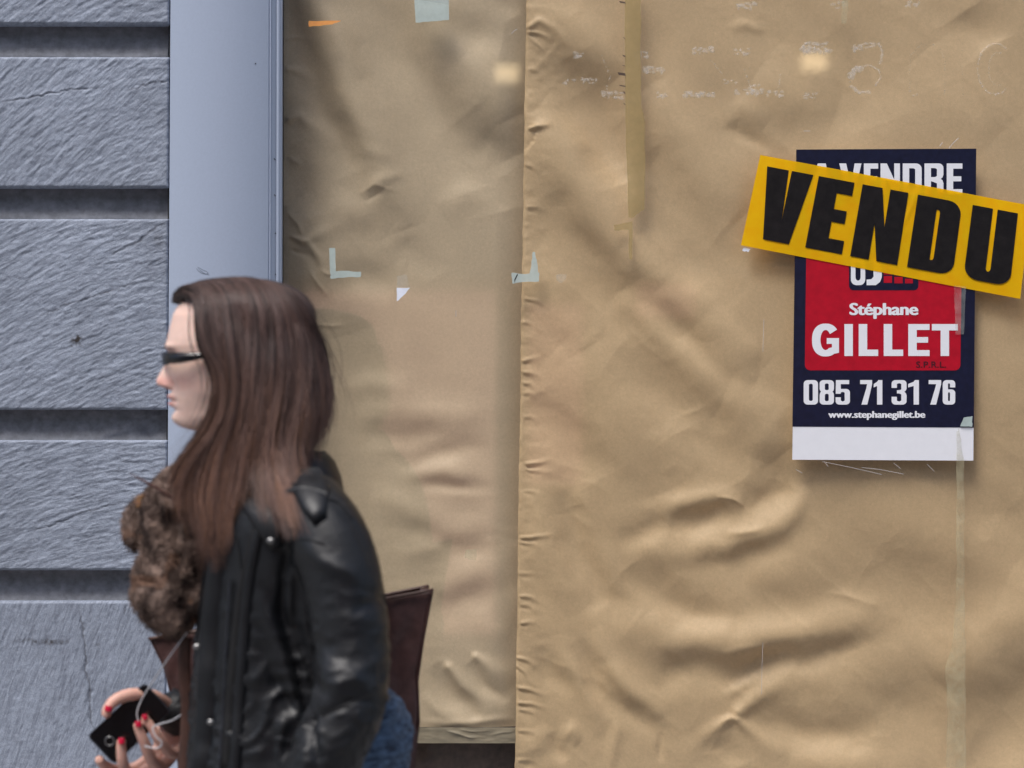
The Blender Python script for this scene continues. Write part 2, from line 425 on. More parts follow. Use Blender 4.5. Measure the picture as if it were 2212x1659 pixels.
# faint pencil squiggle and nicks on the paint
def scribble(name, pts, d, r, mat, parent=None, res=6, cyc=False):
    cu = bpy.data.curves.new(name, 'CURVE'); cu.dimensions = '3D'; cu.bevel_depth = r; cu.bevel_resolution = 1
    sp = cu.splines.new('POLY'); sp.points.add(len(pts) - 1)
    for p, q in zip(sp.points, pts):
        dd = q[2] if len(q) > 2 else d
        p.co = (*P(q[0], q[1], dd), 1)
    o = bpy.data.objects.new(name, cu); me = bpy.data.meshes.new_from_object(o)
    bpy.data.objects.remove(o); bpy.data.curves.remove(cu)
    ob = link(name, me, mat, smooth=True)
    if parent is not None: under(parent, ob)
    return ob
M_pencil = simple('pencil_grey', srgb(120, 128, 140), 0.6)
scribble('pencil_mark', [(424, 580), (429, 586), (436, 590), (444, 592), (450, 590), (446, 586), (438, 583), (431, 579), (427, 577), (432, 584), (441, 590), (452, 594)], -0.0852, 0.0004, M_pencil, pil)
for (a, b_) in (((551, 138), (553, 136)), ((594, 592), (596, 593)), ((593, 420), (595, 424)), ((594, 505), (596, 503)), ((592, 664), (594, 662)), ((592, 342), (595, 346))):
    scribble('nick', [a, b_], -0.0855 if a[0] < 580 else -0.0785, 0.0008, M_gap, pil)

# ------------------------------------------------------------------ shop window: glass, frame, sill and the room behind
win = empty('shop_window', P(1900, 1659, 0.0))
tag(win, 'large plate glass shop window covered from inside with brown paper', 'window')
XL, XR = P(611, 0)[0], 2.1
g = box('glass_pane', XL + 0.002, XR, 0.0, 0.004, 0.62, 2.9, M_glass); under(win, g)
M_gasket2 = simple('dark_window_gasket', srgb(58, 50, 46), 0.7)
extrude_profile('side_gasket', [(610, -0.004), (613.2, -0.004), (613.2, 0.06)], M_gasket2, win, z0=0.62, lean=(3, 3))
z_top, z_bot = P(0, 1571, 0.05)[2], P(0, 1605, 0.05)[2]
lx0, lx1 = P(612, 0, 0.05)[0], P(1190, 0, 0.05)[0]
# folded ledge strip under the left sheet
xs_v = np.linspace(lx0, lx1, 200); zs_v = np.linspace(z_top, z_bot, 24)
Xl, Zl = np.meshgrid(xs_v, zs_v)
pxl = Xl * SCALE * CAMD / (CAMD + .05) + 1106; pyl = 829.5 - (Zl - CAMZ) * SCALE * CAMD / (CAMD + .05)
hl = 0.0012 * fbm(pxl / 30, pyl / 9, 3, 3)
for pts, a, w in (([(960, 1577), (985, 1583), (1012, 1592), (1030, 1594)], .0030, 2.2), ([(985, 1574), (1020, 1580), (1060, 1578)], .002, 2.5), ([(1060, 1588), (1085, 1582), (1110, 1580)], .002, 3)):
    d, s, tt = polydist(pxl, pyl, pts); hl += a * np.exp(-d / w) * np.clip(np.minimum(tt, 1 - tt) * 5, 0, 1)
V = np.stack([Xl, 0.047 - hl, Zl], -1)
o = link('ledge_strip', grid_mesh('ledge_strip', V), M_ledge, smooth=True); under(win, o)
under(win, box('ledge_rail', lx0, lx1, 0.058, 0.12, z_bot, z_top - 0.004, M_dark))
under(win, box('lower_board', lx0, lx1, 0.085, 0.11, 0.5, z_bot - 0.001, M_dark))
under(win, box('bottom_rail', XL, XR, -0.06, 0.10, 0.55, 0.62, M_pillar))
under(win, box('stall_riser', XL, XR, -0.03, 0.10, 0.0, 0.55, M_joint))
under(win, box('top_rail', XL, XR, -0.06, 0.10, 2.9, 3.0, M_pillar))
under(win, box('end_post', XR, XR + 0.2, -0.085, 0.12, 0.0, 3.0, M_pillar))
tag(box('building_front', -6, 6, -0.05, 0.3, 3.0, 6.5, M_facade2), kind='structure')
tag(box('back_wall', -3, 3, 2.0, 2.1, 0, 3, M_inner), kind='structure')
tag(box('side_wall', XR + 0.2, 6, -0.05, 0.3, 0, 3.0, M_facade2), kind='structure')
tag(box('side_wall', -6, P(-700, 0, 0)[0], -0.05, 0.3, 0, 3.0, M_facade2), kind='structure')

# ------------------------------------------------------------------ paper sheets: wrinkles as real relief (millimetres towards the viewer)
def relief(X, Y, strokes):
    h = np.zeros(X.shape)
    for s in strokes:
        pts, w, a = s[0], s[1] * (1.22 if s[1] > 16 else 1.0), s[2] * (1.2 if s[1] >= 30 else 0.85)
        kind = s[3] if len(s) > 3 else 'round'
        xs_ = [p[0] for p in pts]; ys_ = [p[1] for p in pts]; mrg = w * 4
        m = (X > min(xs_) - mrg) & (X < max(xs_) + mrg) & (Y > min(ys_) - mrg) & (Y < max(ys_) + mrg)
        if not m.any(): continue
        d, sd_, t = polydist(X[m], Y[m], pts)
        tap = np.sin(np.pi * np.clip(t * 0.96 + 0.02, 0, 1)) ** 0.8
        if kind == 'in': tap = np.clip(1 - t, 0, 1) ** 0.8 * np.clip(t * 14 + 0.2, 0, 1)      # strong at its start, fading to its end
        ww = w
        if kind == 'in': ww = w * (0.35 + 0.9 * t)
        e = np.exp(-(d / ww) ** 2)
        if kind == 'crease': e = np.exp(-d / (w * 0.7)); 
        if kind == 'step': e = np.where(sd_ > 0, np.exp(-(d / (w * 2.2)) ** 2), np.exp(-(d / (w * 0.55)) ** 2))
        if kind == 'step2': e = np.where(sd_ < 0, np.exp(-(d / (w * 2.2)) ** 2), np.exp(-(d / (w * 0.55)) ** 2))
        h[m] += a * tap * e
    return h
def sheet(name, x_edges, ys, X, Y, H, d0, mat, label, cat='paper'):
    D = d0 - H
    k = (CAMD + d0) / CAMD / SCALE
    V = np.stack([(X - 1106) * k, D, CAMZ + (829.5 - Y) * k], -1)
    me = grid_mesh(name, V)
    o = link(name, me, mat, smooth=True)
    o.location = (0, 0, 0)
    tag(o, label, cat); return o

def axis(lo, a, b, hi, fine, coarse):
    return np.concatenate([np.arange(lo, a, coarse), np.arange(a, b, fine), np.arange(b, hi + coarse, coarse)])

# ---- right-hand sheet
xv = axis(0, 0, 1110, 2400, 3.2, 16); yv = axis(-1200, -30, 1690, 2000, 3.2, 16)
U, Y = np.meshgrid(xv, yv)
edge = 1137 - 25.0 * (Y / 1659.0) + 2.0 * fbm(Y / 120, Y * 0, 3, 8) + 0.8 * fbm(Y / 14, Y * 0, 2, 9)
X = U + edge
R = [
 # (points, width, height mm, kind)
 # upper left drapery
 ([(1140, 60), (1170, 48), (1200, 70), (1240, 130)], 14, 3.0, 'in'), ([(1142, 80), (1160, 100), (1178, 122)], 7, 1.6, 'crease'),
 ([(1150, 20), (1230, 60), (1330, 170)], 45, 5.0), ([(1180, 130), (1240, 200), (1330, 260)], 40, -4.0),
 ([(1140, 280), (1160, 272), (1230, 385), (1330, 510), (1430, 630)], 38, 8.5), ([(1142, 274), (1165, 262), (1200, 262)], 12, 3.5, 'in'), ([(1200, 180), (1290, 300), (1370, 430)], 40, -4.0),
 ([(1138, 270), (1160, 266), (1185, 262)], 6, 2.4, 'crease'), ([(1138, 262), (1155, 273)], 5, -2.0, 'crease'),
 ([(1250, 200), (1300, 290), (1340, 400)], 38, -5.0),
 ([(1395, 190), (1490, 330), (1620, 470)], 55, 7.0), ([(1400, 330), (1470, 430), (1560, 510)], 40, -4.0),
 ([(1345, 540), (1440, 615), (1560, 712), (1650, 800)], 32, 10.0), ([(1335, 640), (1450, 745), (1560, 835), (1660, 905)], 34, 7.0), ([(1420, 670), (1500, 745), (1600, 830)], 24, -4.0),
 ([(1500, 700), (1560, 770), (1640, 800)], 40, 5.0),
 ([(1160, 430), (1220, 520), (1300, 640), (1380, 740)], 50, -5.0), ([(1125, 560), (1200, 640), (1260, 760)], 45, 4.5),
 ([(1560, 250), (1600, 230), (1660, 270)], 22, 3.5), ([(1570, 262), (1620, 300), (1660, 330)], 16, -2.2),
 ([(1575, 60), (1610, 50), (1650, 62)], 10, 1.5), ([(1640, 150), (1720, 210), (1800, 230)], 50, 3.5), ([(1700, 330), (1800, 250), (1900, 200)], 60, -3.0),
 ([(1800, 60), (1860, 160), (1900, 260)], 55, -2.5), ([(1990, 120), (2060, 200), (2150, 300)], 70, 3.0), ([(2080, 20), (2140, 110)], 50, -3.0),
 ([(1150, 235), (1240, 320), (1320, 450), (1400, 600)], 52, 5.0), ([(1230, 130), (1300, 240), (1345, 360)], 48, -4.0), ([(1395, 370), (1500, 440), (1620, 500)], 50, 4.0), ([(1480, 880), (1560, 1000), (1640, 1070)], 60, 3.0),
 # middle
 ([(1200, 760), (1300, 840), (1380, 960), (1420, 1060)], 60, 6.0), ([(1150, 860), (1220, 950), (1280, 1050)], 45, -4.0),
 ([(1330, 760), (1420, 850), (1480, 930)], 50, -4.5), ([(1560, 860), (1640, 900), (1700, 980)], 55, 5.0), ([(1620, 1010), (1700, 1040), (1790, 1030)], 40, -4.0),
 ([(1500, 880), (1540, 960), (1600, 1040)], 38, -4.0),
 # the swirl left of centre
 ([(1228, 1015), (1210, 1100), (1240, 1190), (1310, 1280), (1380, 1340)], 34, -6.5), ([(1180, 1040), (1170, 1120), (1200, 1210), (1270, 1310)], 36, 4.5),
 ([(1425, 1092), (1480, 1076), (1550, 1080), (1604, 1094)], 19, 7.5), ([(1602, 1096), (1580, 1086), (1545, 1080)], 7, 3.5, 'crease'),
 ([(1602, 1098), (1650, 1070), (1700, 1040)], 20, -5.0), ([(1450, 1120), (1500, 1130), (1570, 1115)], 26, -6.0),
 ([(1480, 1192), (1560, 1184), (1640, 1152), (1700, 1110), (1750, 1060)], 24, 10.0), ([(1560, 1162), (1600, 1156), (1650, 1136)], 7, 2.5), ([(1500, 1222), (1600, 1208), (1720, 1186)], 26, -4.0),
 ([(1340, 1180), (1400, 1150), (1440, 1110)], 22, -5.0), ([(1350, 1200), (1400, 1180), (1460, 1200), (1530, 1210)], 28, 4.0),
 ([(1360, 1230), (1440, 1300), (1500, 1330), (1580, 1330)], 30, -6.0), ([(1280, 1170), (1340, 1260), (1400, 1330)], 22, 4.0),
 ([(1330, 1335), (1460, 1380), (1600, 1392), (1720, 1376), (1820, 1345), (1910, 1310)], 34, 11.0), ([(1560, 1408), (1600, 1398), (1650, 1406)], 9, 2.0), ([(1480, 1440), (1600, 1440), (1720, 1430), (1880, 1380)], 34, -6.0),
 ([(1600, 1250), (1700, 1230), (1800, 1200)], 50, 4.0), ([(1900, 1310), (1850, 1290), (1780, 1280)], 18, 3.0, 'crease'),
 # lower fans
 ([(1420, 1500), (1470, 1440), (1560, 1395)], 26, -5.0), ([(1320, 1420), (1380, 1500), (1430, 1560)], 20, 5.5), ([(1320, 1500), (1370, 1550), (1420, 1590), (1432, 1605)], 18, -5.0),
 ([(1210, 1370), (1240, 1440), (1280, 1520), (1300, 1600)], 20, 5.0), ([(1250, 1380), (1290, 1460), (1320, 1560)], 18, -4.5), ([(1290, 1350), (1340, 1440), (1370, 1540)], 18, 5.0),
 ([(1170, 1400), (1190, 1460), (1240, 1500)], 22, -4.0), ([(1430, 1590), (1425, 1620), (1430, 1650)], 10, -3.0), ([(1345, 1560), (1330, 1620), (1320, 1660)], 14, 3.0),
 ([(1180, 1585), (1200, 1620), (1225, 1650)], 14, -4.0), ([(1205, 1600), (1230, 1580), (1250, 1610)], 16, 4.0), ([(1120, 1640), (1160, 1600), (1180, 1570)], 18, 3.0),
 # star at 1580,1545
 ([(1578, 1545), (1540, 1570), (1500, 1620), (1470, 1659)], 20, 5.5, 'in'), ([(1582, 1546), (1620, 1580), (1680, 1640)], 18, 5.5, 'in'), ([(1580, 1543), (1620, 1510), (1680, 1480), (1800, 1440)], 26, 6.5, 'in'),
 ([(1576, 1543), (1562, 1552), (1550, 1560)], 6, 3.0, 'crease'), ([(1575, 1545), (1590, 1550)], 6, 3.0, 'crease'), ([(1540, 1610), (1570, 1620), (1600, 1660)], 24, -5.0),
 ([(1600, 1550), (1700, 1570), (1800, 1590), (1900, 1600)], 34, -7.0), ([(1580, 1470), (1620, 1450), (1670, 1420)], 20, -4.0), ([(1560, 1500), (1600, 1480), (1650, 1462)], 12, 2.5),
 # right
 ([(1850, 1060), (1960, 1120), (2060, 1200), (2180, 1260)], 70, 6.0), ([(1900, 1200), (2000, 1290), (2080, 1400)], 70, -4.0), ([(1760, 1480), (1880, 1430), (2000, 1400), (2100, 1340)], 60, 5.0),
 ([(2040, 1490), (2130, 1400), (2230, 1330), (2320, 1280)], 60, 9.0), ([(2060, 1680), (2150, 1600), (2230, 1540), (2330, 1480)], 70, -12.0), ([(1880, 1560), (2000, 1540), (2100, 1600)], 70, -6.0), ([(1700, 1640), (1850, 1660), (2000, 1640)], 50, 5.0),
 ([(2130, 700), (2160, 900), (2190, 1100)], 60, 3.5), ([(1660, 640), (1680, 800), (1690, 960)], 50, -3.0), ([(1640, 1000), (1670, 920), (1700, 860)], 30, 3.0),
]
# pinches down the taped edge
for (py, dy, ln, a) in ((68, 30, 60, 2.0), (150, 20, 40, 1.2), (274, -6, 50, 2.0), (360, 12, 34, 1.0), (444, 10, 42, 1.2), (640, 26, 55, 1.4), (700, 10, 36, 1.0), (786, -10, 46, 2.0), (806, 8, 50, 2.0), (826, 14, 40, 1.4),
                       (850, 4, 40, 1.2), (905, 12, 36, 1.2), (1004, -8, 62, 2.8), (1014, 12, 70, 1.4), (1062, 10, 40, 1.0), (1166, -4, 72, 2.6), (1176, 14, 50, 1.2), (1240, 8, 60, 1.0), (1288, 20, 50, 1.8), (1306, 22, 46, 1.6),
                       (1349, 2, 44, 2.4), (1425, 26, 56, 2.2), (1442, 46, 40, 2.0), (1486, 18, 62, 2.8), (1520, 14, 60, 2.6), (1534, 22, 50, 1.5), (1580, 14, 44, 1.6), (1640, 16, 60, 1.6)):
    e0 = 1137 - 25 * py / 1659 + 4
    R.append(([(e0, py), (e0 + ln * .45, py + dy * .35 - 3), (e0 + ln, py + dy)], 5.5, a, 'in'))
    R.append(([(e0 + 4, py + 7), (e0 + ln * .6, py + dy * .5 + 6)], 5.0, -a * .6, 'in'))
Xw = X + 14 * fbm(X / 120, Y / 120, 2, 301) + 1.2 * fbm(X / 22, Y / 22, 2, 303)
Yw = Y + 14 * fbm(X / 120 + 40, Y / 120, 2, 302) + 1.2 * fbm(X / 22, Y / 22, 2, 304)
H = relief(Xw, Yw, R)
# soft undulation of the whole sheet, more of it low down
dg = (X + Y) / 1.414; dn = (X - Y) / 1.414
low = np.clip((Y - 100) / 1500, 0, 1)
H += (2.2 + 2.2 * low) * fbm(dg / 330, dn / 170, 3, 61)
rid = 1 - np.abs(fbm(dg / 150 + 3, dn / 100, 3, 62)) * 2
H += (0.2 + 0.5 * low) * np.clip(rid, 0, 1) ** 2
crk = 1 - np.abs(fbm(X / 62, Y / 50, 3, 66)) * 3.2
crs = 1 - np.abs(fbm((X + Y * .4) / 34 + 7, (Y - X * .3) / 58, 2, 68)) * 9
H += 0.16 * np.clip(crs, 0, 1) * np.clip(fbm(X / 130, Y / 130, 2, 69) * 2.4 + .05, 0, 1)
H += 0.10 * np.clip(crk, 0, 1) ** 2 * np.clip(fbm(X / 200, Y / 200, 2, 67) * 2 + .3, 0, 1)
nearE = np.exp(-(X - edge) / 45.0)
H += nearE * 0.9 * fbm(X / 26, Y / 17, 3, 63)
H += 0.05 * fbm(X / 9, Y / 9, 3, 64)
H = H * (2.1 - .35 * low) * 1e-3
H = 0.031 * np.tanh(H / 0.031)
nearp = np.exp(-(((X - 1920) / 330) ** 2 + ((Y - 690) / 430) ** 2) ** 1.5)
H = H * (1 - .55 * nearp) + 0.019 * nearp
H -= 0.004 * np.exp(-(X - edge) / 3.0)      # the very edge rolls back
paper_r = sheet('paper_sheet', None, None, X, Y, H, 0.036, M_paper_r, 'wide crumpled brown paper sheet behind the poster, covering the right of the window', 'paper sheet')

# ---- left-hand sheet, further back and passing behind the other
xv = axis(600, 600, 1150, 1230, 3.2, 12); yv = axis(-1200, -30, 1572, 1574, 3.2, 16); yv = np.append(yv[yv < 1568], [1568, 1570.5])
X, Y = np.meshgrid(xv, yv)
L = [
 ([(655, -80), (700, 50), (755, 190), (815, 340), (870, 500)], 38, 12.0), ([(620, -40), (650, 60), (700, 220), (760, 380)], 34, -6.0), ([(890, -80), (970, 60), (1050, 200), (1110, 340)], 50, 9.0), ([(800, -40), (880, 120), (960, 280), (1010, 420)], 40, -6.0),
 ([(700, 10), (730, 60), (790, 180)], 20, 3.5), ([(930, 20), (1000, 70), (1080, 90)], 30, -4.0), ([(1000, 130), (1080, 200), (1110, 260)], 40, 3.0), ([(1080, -20), (1110, 40)], 18, -3),
 ([(1000, 250), (1060, 330), (1090, 460)], 50, -4.0), ([(960, 470), (1010, 420), (1080, 450)], 26, 2.5), ([(1010, 350), (1050, 310), (1100, 370)], 22, -2.5),
 ([(640, 430), (690, 520), (720, 600), (760, 720)], 50, 4.0), ([(620, 320), (650, 400), (670, 470)], 30, -3.0),
 ([(618, 262), (650, 250), (690, 290), (720, 330)], 18, 4.0, 'in'), ([(620, 345), (650, 360)], 9, 2.0, 'crease'), ([(620, 150), (660, 160), (690, 190)], 14, 2.2, 'in'), ([(620, 88), (650, 84), (680, 92)], 8, 1.4, 'in'),
 ([(770, 300), (790, 330), (850, 345)], 14, 1.2), ([(780, 420), (812, 400), (850, 415)], 12, 2.4, 'crease'), ([(792, 436), (820, 420), (838, 402)], 9, -2.0, 'crease'), ([(790, 405), (830, 388), (870, 372)], 14, 2.0),
 ([(700, 450), (770, 460), (840, 500)], 30, 2.6), ([(770, 520), (820, 480), (860, 450)], 26, -2.5),
 ([(622, 505), (660, 520), (690, 560), (712, 640)], 12, 3.5, 'in'), ([(625, 535), (665, 550), (700, 590)], 10, -2.0, 'in'), ([(640, 520), (700, 500), (760, 480)], 16, 2.4, 'in'), ([(615, 450), (640, 480), (652, 510)], 9, 2.4, 'crease'),
 ([(690, 578), (712, 592), (740, 596)], 6, 2.0, 'crease'), ([(668, 580), (690, 610), (712, 640)], 7, 2.4, 'crease'), ([(680, 708), (720, 704), (745, 700)], 5, 1.4, 'crease'),
 ([(850, 560), (890, 540), (940, 600)], 26, -2.0), ([(720, 620), (780, 600), (860, 620)], 30, -3.0),
 # lower folds, mostly sideways
 ([(760, 900), (860, 880), (980, 900), (1060, 880)], 26, 3.4), ([(780, 940), (880, 950), (960, 930)], 22, -3.2), ([(820, 990), (900, 1000), (1010, 970), (1060, 975)], 22, -3.6), ([(880, 1020), (960, 1015), (1030, 1030)], 18, 3.4),
 ([(900, 1045), (960, 1050), (1060, 1060)], 15, -3.0), ([(740, 850), (800, 830), (900, 840)], 20, 2.4), ([(800, 1070), (880, 1100), (980, 1150)], 26, 4.2), ([(880, 1130), (960, 1170), (1010, 1190), (1060, 1180)], 22, -3.6),
 ([(840, 1200), (920, 1180), (1000, 1150), (1080, 1130)], 24, 3.0), ([(960, 1000), (1000, 1060), (1050, 1070)], 18, 1.6), ([(940, 1280), (1000, 1250), (1080, 1220)], 28, 3.4), ([(930, 1340), (1000, 1300), (1080, 1270)], 26, -3.0),
 ([(960, 1430), (1000, 1480), (1060, 1530), (1112, 1560)], 18, 5.0, 'in'), ([(1020, 1410), (1060, 1440), (1118, 1470)], 18, 4.6, 'in'), ([(930, 1440), (980, 1500), (1040, 1550)], 20, -5.5), ([(1010, 1430), (1050, 1480), (1100, 1520)], 16, -4.0),
 ([(910, 1500), (960, 1540), (1010, 1560)], 16, 3.0), ([(920, 1558), (1000, 1560), (1110, 1556)], 8, 2.2), ([(1020, 1330), (1060, 1360), (1110, 1370)], 22, 2.2),
]
Xw = X + 8 * fbm(X / 110, Y / 110, 2, 401) + 0.7 * fbm(X / 22, Y / 22, 2, 403)
Yw = Y + 8 * fbm(X / 110 + 40, Y / 110, 2, 402) + 0.7 * fbm(X / 22, Y / 22, 2, 404)
H = 2.0 * relief(Xw, Yw, L)
H += 1.4 * fbm(X / 200, Y / 260, 2, 81) + 1.2 * np.clip((Y - 600) / 600, 0, 1) * fbm(X / 180, Y / 60, 3, 82)
crk = 1 - np.abs(fbm(X / 52, Y / 46, 3, 86)) * 3.2
H += 0.35 * np.clip(crk, 0, 1) ** 2 * np.clip((720 - X) / 60, 0, 1)
H += np.exp(-(X - 612) / 40.0) * 1.6 * fbm(X / 34, Y / 26, 3, 83) + 0.10 * fbm(X / 9, Y / 9, 3, 84)
roll = 1075 - 20 * np.clip(Y / 1659, 0, 1)
H -= 26 * np.clip((X - roll) / 90, 0, 1) ** 1.6
H = 0.045 * np.tanh(np.clip(H * 1e-3, -1, 1) / 0.045) * (H > -40) + np.where(H > -40, 0, np.clip(H * 1e-3, -.05, 0)) - 0.006 * np.exp(-(X - 600) / 9.0)
paper_l = sheet('paper_sheet', None, None, X, Y, H, 0.062, M_paper_l, 'narrower greyer brown paper sheet between the blue-grey pillar and the wide sheet', 'paper sheet')
# ------------------------------------------------------------------ lettering: outlines filled as flat print
def rrect(x0, y0, x1, y1, r, n=6, corners=(1, 1, 1, 1)):
    """rounded rectangle, corners in order bl, br, tr, tl; r may be a pair (rx, ry)"""
    rx, ry = r if isinstance(r, tuple) else (r, r)
    out = []
    for (cx, cy, a0, on, ex, ey) in ((x0 + rx, y0 + ry, 180, corners[0], x0, y0), (x1 - rx, y0 + ry, 270, corners[1], x1, y0),
                             (x1 - rx, y1 - ry, 0, corners[2], x1, y1), (x0 + rx, y1 - ry, 90, corners[3], x0, y1)):
        if not on: out.append((ex, ey)); continue
        for i in range(n + 1):
            a = math.radians(a0 + 90 * i / n); out.append((cx + rx * math.cos(a), cy + ry * math.sin(a)))
    return out

def glyph(ch, w, s):
    """heavy condensed poster letters, height 1, width w, stem s: list of loops (outer first, then holes)"""
    t = 0.185 if s > .25 else 0.17     # thickness of the arms
    c = w - 2 * s                       # counter
    if ch == 'V':
        return [[(0, 1), (s * 1.06, 1), (w / 2 + .02, .30), (w - s * 1.06, 1), (w, 1), (w * .5 + s * .62, 0), (w * .5 - s * .62, 0)]]
    if ch == 'A':
        o = [(0, 0), (w * .5 - s * .62, 1), (w * .5 + s * .62, 1), (w, 0), (w - s, 0), (w - s * 1.08, .17), (s * 1.08, .17), (s, 0)]
        return [o, [(w / 2 - .055, .34), (w / 2 + .055, .34), (w / 2, .74)]]
    if ch == 'E':
        return [[(0, 0), (w, 0), (w, t), (s, t), (s, .5 - t * .45), (w * .93, .5 - t * .45), (w * .93, .5 + t * .5), (s, .5 + t * .5), (s, 1 - t), (w, 1 - t), (w, 1), (0, 1)]]
    if ch == 'N':
        return [[(0, 0), (s * .88, 0), (s * .88, .50), (w - s, 0), (w, 0), (w, 1), (w - s * .88, 1), (w - s * .88, .48), (s * .98, 1), (0, 1)]]
    if ch == 'D':
        return [rrect(0, 0, w, 1, (.19, .17), 6, (0, 1, 1, 0)), rrect(s, .155, w - s, .845, (c * .5 - .001, .05), 5, (0, 1, 1, 0))]
    if ch == 'U':
        o = [(0, 1)] + rrect(0, 0, w, 1, (.2, .17), 6, (1, 1, 0, 0))[:-2] + [(w, 1), (w - s, 1)]
        inn = rrect(s, .145, w - s, 1, (c * .49, .045), 5, (1, 1, 0, 0))[:-2]
        return [o + inn[::-1] + [(s, 1)]]
    if ch == 'R':
        o = [(0, 0), (s, 0), (s, .42)]
        o += [(s + .03, .42), (w - s, .36), (w - s, 0), (w, 0), (w, .36), (w - .03, .46), (w - .09, .5), (w - .03, .55), (w, .64)]
        o += [p for p in rrect(0, .5, w, 1, (.15, .15), 5, (0, 0, 1, 0))[2:-1]] + [(0, 1)]
        return [o, rrect(s, .56, w - s, .85, (c * .49, .05), 4, (0, 1, 1, 0))]
    if ch == '0':
        return [rrect(0, 0, w, 1, (.17, .15)), rrect(s, .15, w - s, .85, (c * .49, .06))]
    if ch == '8':
        o = rrect(0, 0, w, .54, (.16, .14), 5, (1, 1, 0, 0))[:-2]
        o = [(0, .40)] + rrect(0, 0, w, .54, (.16, .14), 5, (1, 1, 0, 0))[:-2] + [(w, .40), (w - .02, .48), (w - .06, .525), (w - .02, .57), (w, .64)]
        o += rrect(0, .5, w, 1, (.16, .14), 5, (0, 0, 1, 1))[2:] + [(0, .64), (.02, .57), (.06, .525), (.02, .48)]
        return [o, rrect(s, .14, w - s, .44, (c * .49, .05)), rrect(s, .59, w - s, .86, (c * .49, .05))]
    if ch == '5':
        o = [(0, .30), (0, .15)] + rrect(0, 0, w, .64, (.16, .14), 5, (1, 1, 1, 0))[:-1]
        o += [(s, .64), (s, 1 - .165), (w * .95, 1 - .165), (w * .95, 1), (.015, 1), (.005, .44), (s * .95, .44)]
        o += [(s + .01, .50), (w / 2, .515), (w - s, .49), (w - s, .17), (w / 2, .125), (s, .17), (s, .30)]
        return [o]
    if ch == '7':
        return [[(0, 1), (w, 1), (w, .83), (w * .60, 0), (w * .60 - s * 1.12, 0), (w * .60 - s * .2, .66), (w - s * .95, .835), (0, .835)]]
    if ch == '1':
        return [[(w - s, 0), (w, 0), (w, 1), (w - s * .75, 1), (w - s, .93), (0, .84), (0, .70), (w - s, .76)]]
    if ch == '3':
        o = [(0, .32), (0, .15)] + rrect(0, 0, w, .5, (.16, .14), 5, (1, 1, 0, 0))[:-2] + [(w, .38), (w - .03, .47), (w - .09, .52), (w - .03, .57), (w, .64)]
        o += rrect(0, .5, w, 1, (.16, .14), 5, (0, 0, 1, 1))[2:] + [(0, .85), (0, .68), (s, .68), (s, .84), (w / 2, .875), (w - s, .84), (w - s, .62), (w / 2 + .0, .585), (s + .0, .585), (s, .455), (w / 2, .455), (w - s, .42), (w - s, .16), (w / 2, .125), (s, .16), (s, .32)]
        return [o]
    if ch == '6':
        o = rrect(0, 0, w, .62, (.16, .14), 5, (1, 1, 1, 0))[:-1]
        o += [(s, .62), (s, .84), (w / 2, .875), (w - s, .84), (w - s, .70), (w, .70), (w, .85)] + rrect(0, .5, w, 1, (.16, .14), 5, (0, 0, 1, 1))[2:][0:]
        o += [(0, .85)]
        return [o, rrect(s, .14, w - s, .50, (c * .49, .05))]
    if ch == 'G':
        o, i = [], []
        cx, cy = w / 2, .5
        for k in range(0, 31):
            a = math.radians(36 + (306 - 36) * k / 30)
            e = 0.86
            ca, sa = math.cos(a), math.sin(a)
            o.append((cx + w / 2 * math.copysign(abs(ca) ** e, ca), cy + .515 * math.copysign(abs(sa) ** e, sa)))
            i.append((cx + (w / 2 - s) * ca, cy + (.515 - .20) * sa))
        return [o + [(w * .99, .10), (w * .99, .56), (w * .54, .56), (w * .54, .38), (w * .73, .38), (w * .73, .27)] + i[::-1]]
    if ch == 'I': return [[(0, 0), (s, 0), (s, 1), (0, 1)]]
    if ch == 'L': return [[(0, 0), (w, 0), (w, .2), (s, .2), (s, 1), (0, 1)]]
    if ch == 'T': return [[(w / 2 - s / 2, 0), (w / 2 + s / 2, 0), (w / 2 + s / 2, .8), (w, .8), (w, 1), (0, 1), (0, .8), (w / 2 - s / 2, .8)]]
    raise KeyError(ch)

def loops_mesh(name, loops):
    cu = bpy.data.curves.new(name, 'CURVE'); cu.dimensions = '2D'; cu.fill_mode = 'BOTH'
    for lp in loops:
        sp = cu.splines.new('POLY'); sp.points.add(len(lp) - 1); sp.use_cyclic_u = True
        for p, q in zip(sp.points, lp): p.co = (q[0], q[1], 0, 1)
    o = bpy.data.objects.new(name, cu); me = bpy.data.meshes.new_from_object(o)
    bpy.data.objects.remove(o); bpy.data.curves.remove(cu)
    return me

def place_flat(me, fn):
    """map mesh xy (sketch units, y down) to the place by fn(px, py) -> xyz"""
    n = len(me.vertices); co = np.empty(n * 3); me.vertices.foreach_get('co', co); co = co.reshape(-1, 3)
    out = np.array([fn(c[0], c[1]) for c in co]); me.vertices.foreach_set('co', out.reshape(-1)); me.update()

# spec: (char, x0, x1) on a line between y_top and y_base
def letters(name, spec, y0, y1, stem, d, mat, parent, xf=None):
    hgt = y1 - y0; loops = []
    for ch, x0, x1 in spec:
        for lp in glyph(ch, (x1 - x0) / hgt, stem):
            loops.append([(x0 + p[0] * hgt, y1 - p[1] * hgt) for p in lp])
    me = loops_mesh(name, loops)
    f = (lambda a, b: P(a, b, d)) if xf is None else (lambda a, b: P(*xf(a, b), d))
    place_flat(me, f)
    return under(parent, link(name, me, mat))

def poly(name, loops, d, mat, parent=None):
    me = loops_mesh(name, loops); place_flat(me, lambda a, b: P(a, b, d))
    o = link(name, me, mat)
    if parent is not None: under(parent, o)
    return o

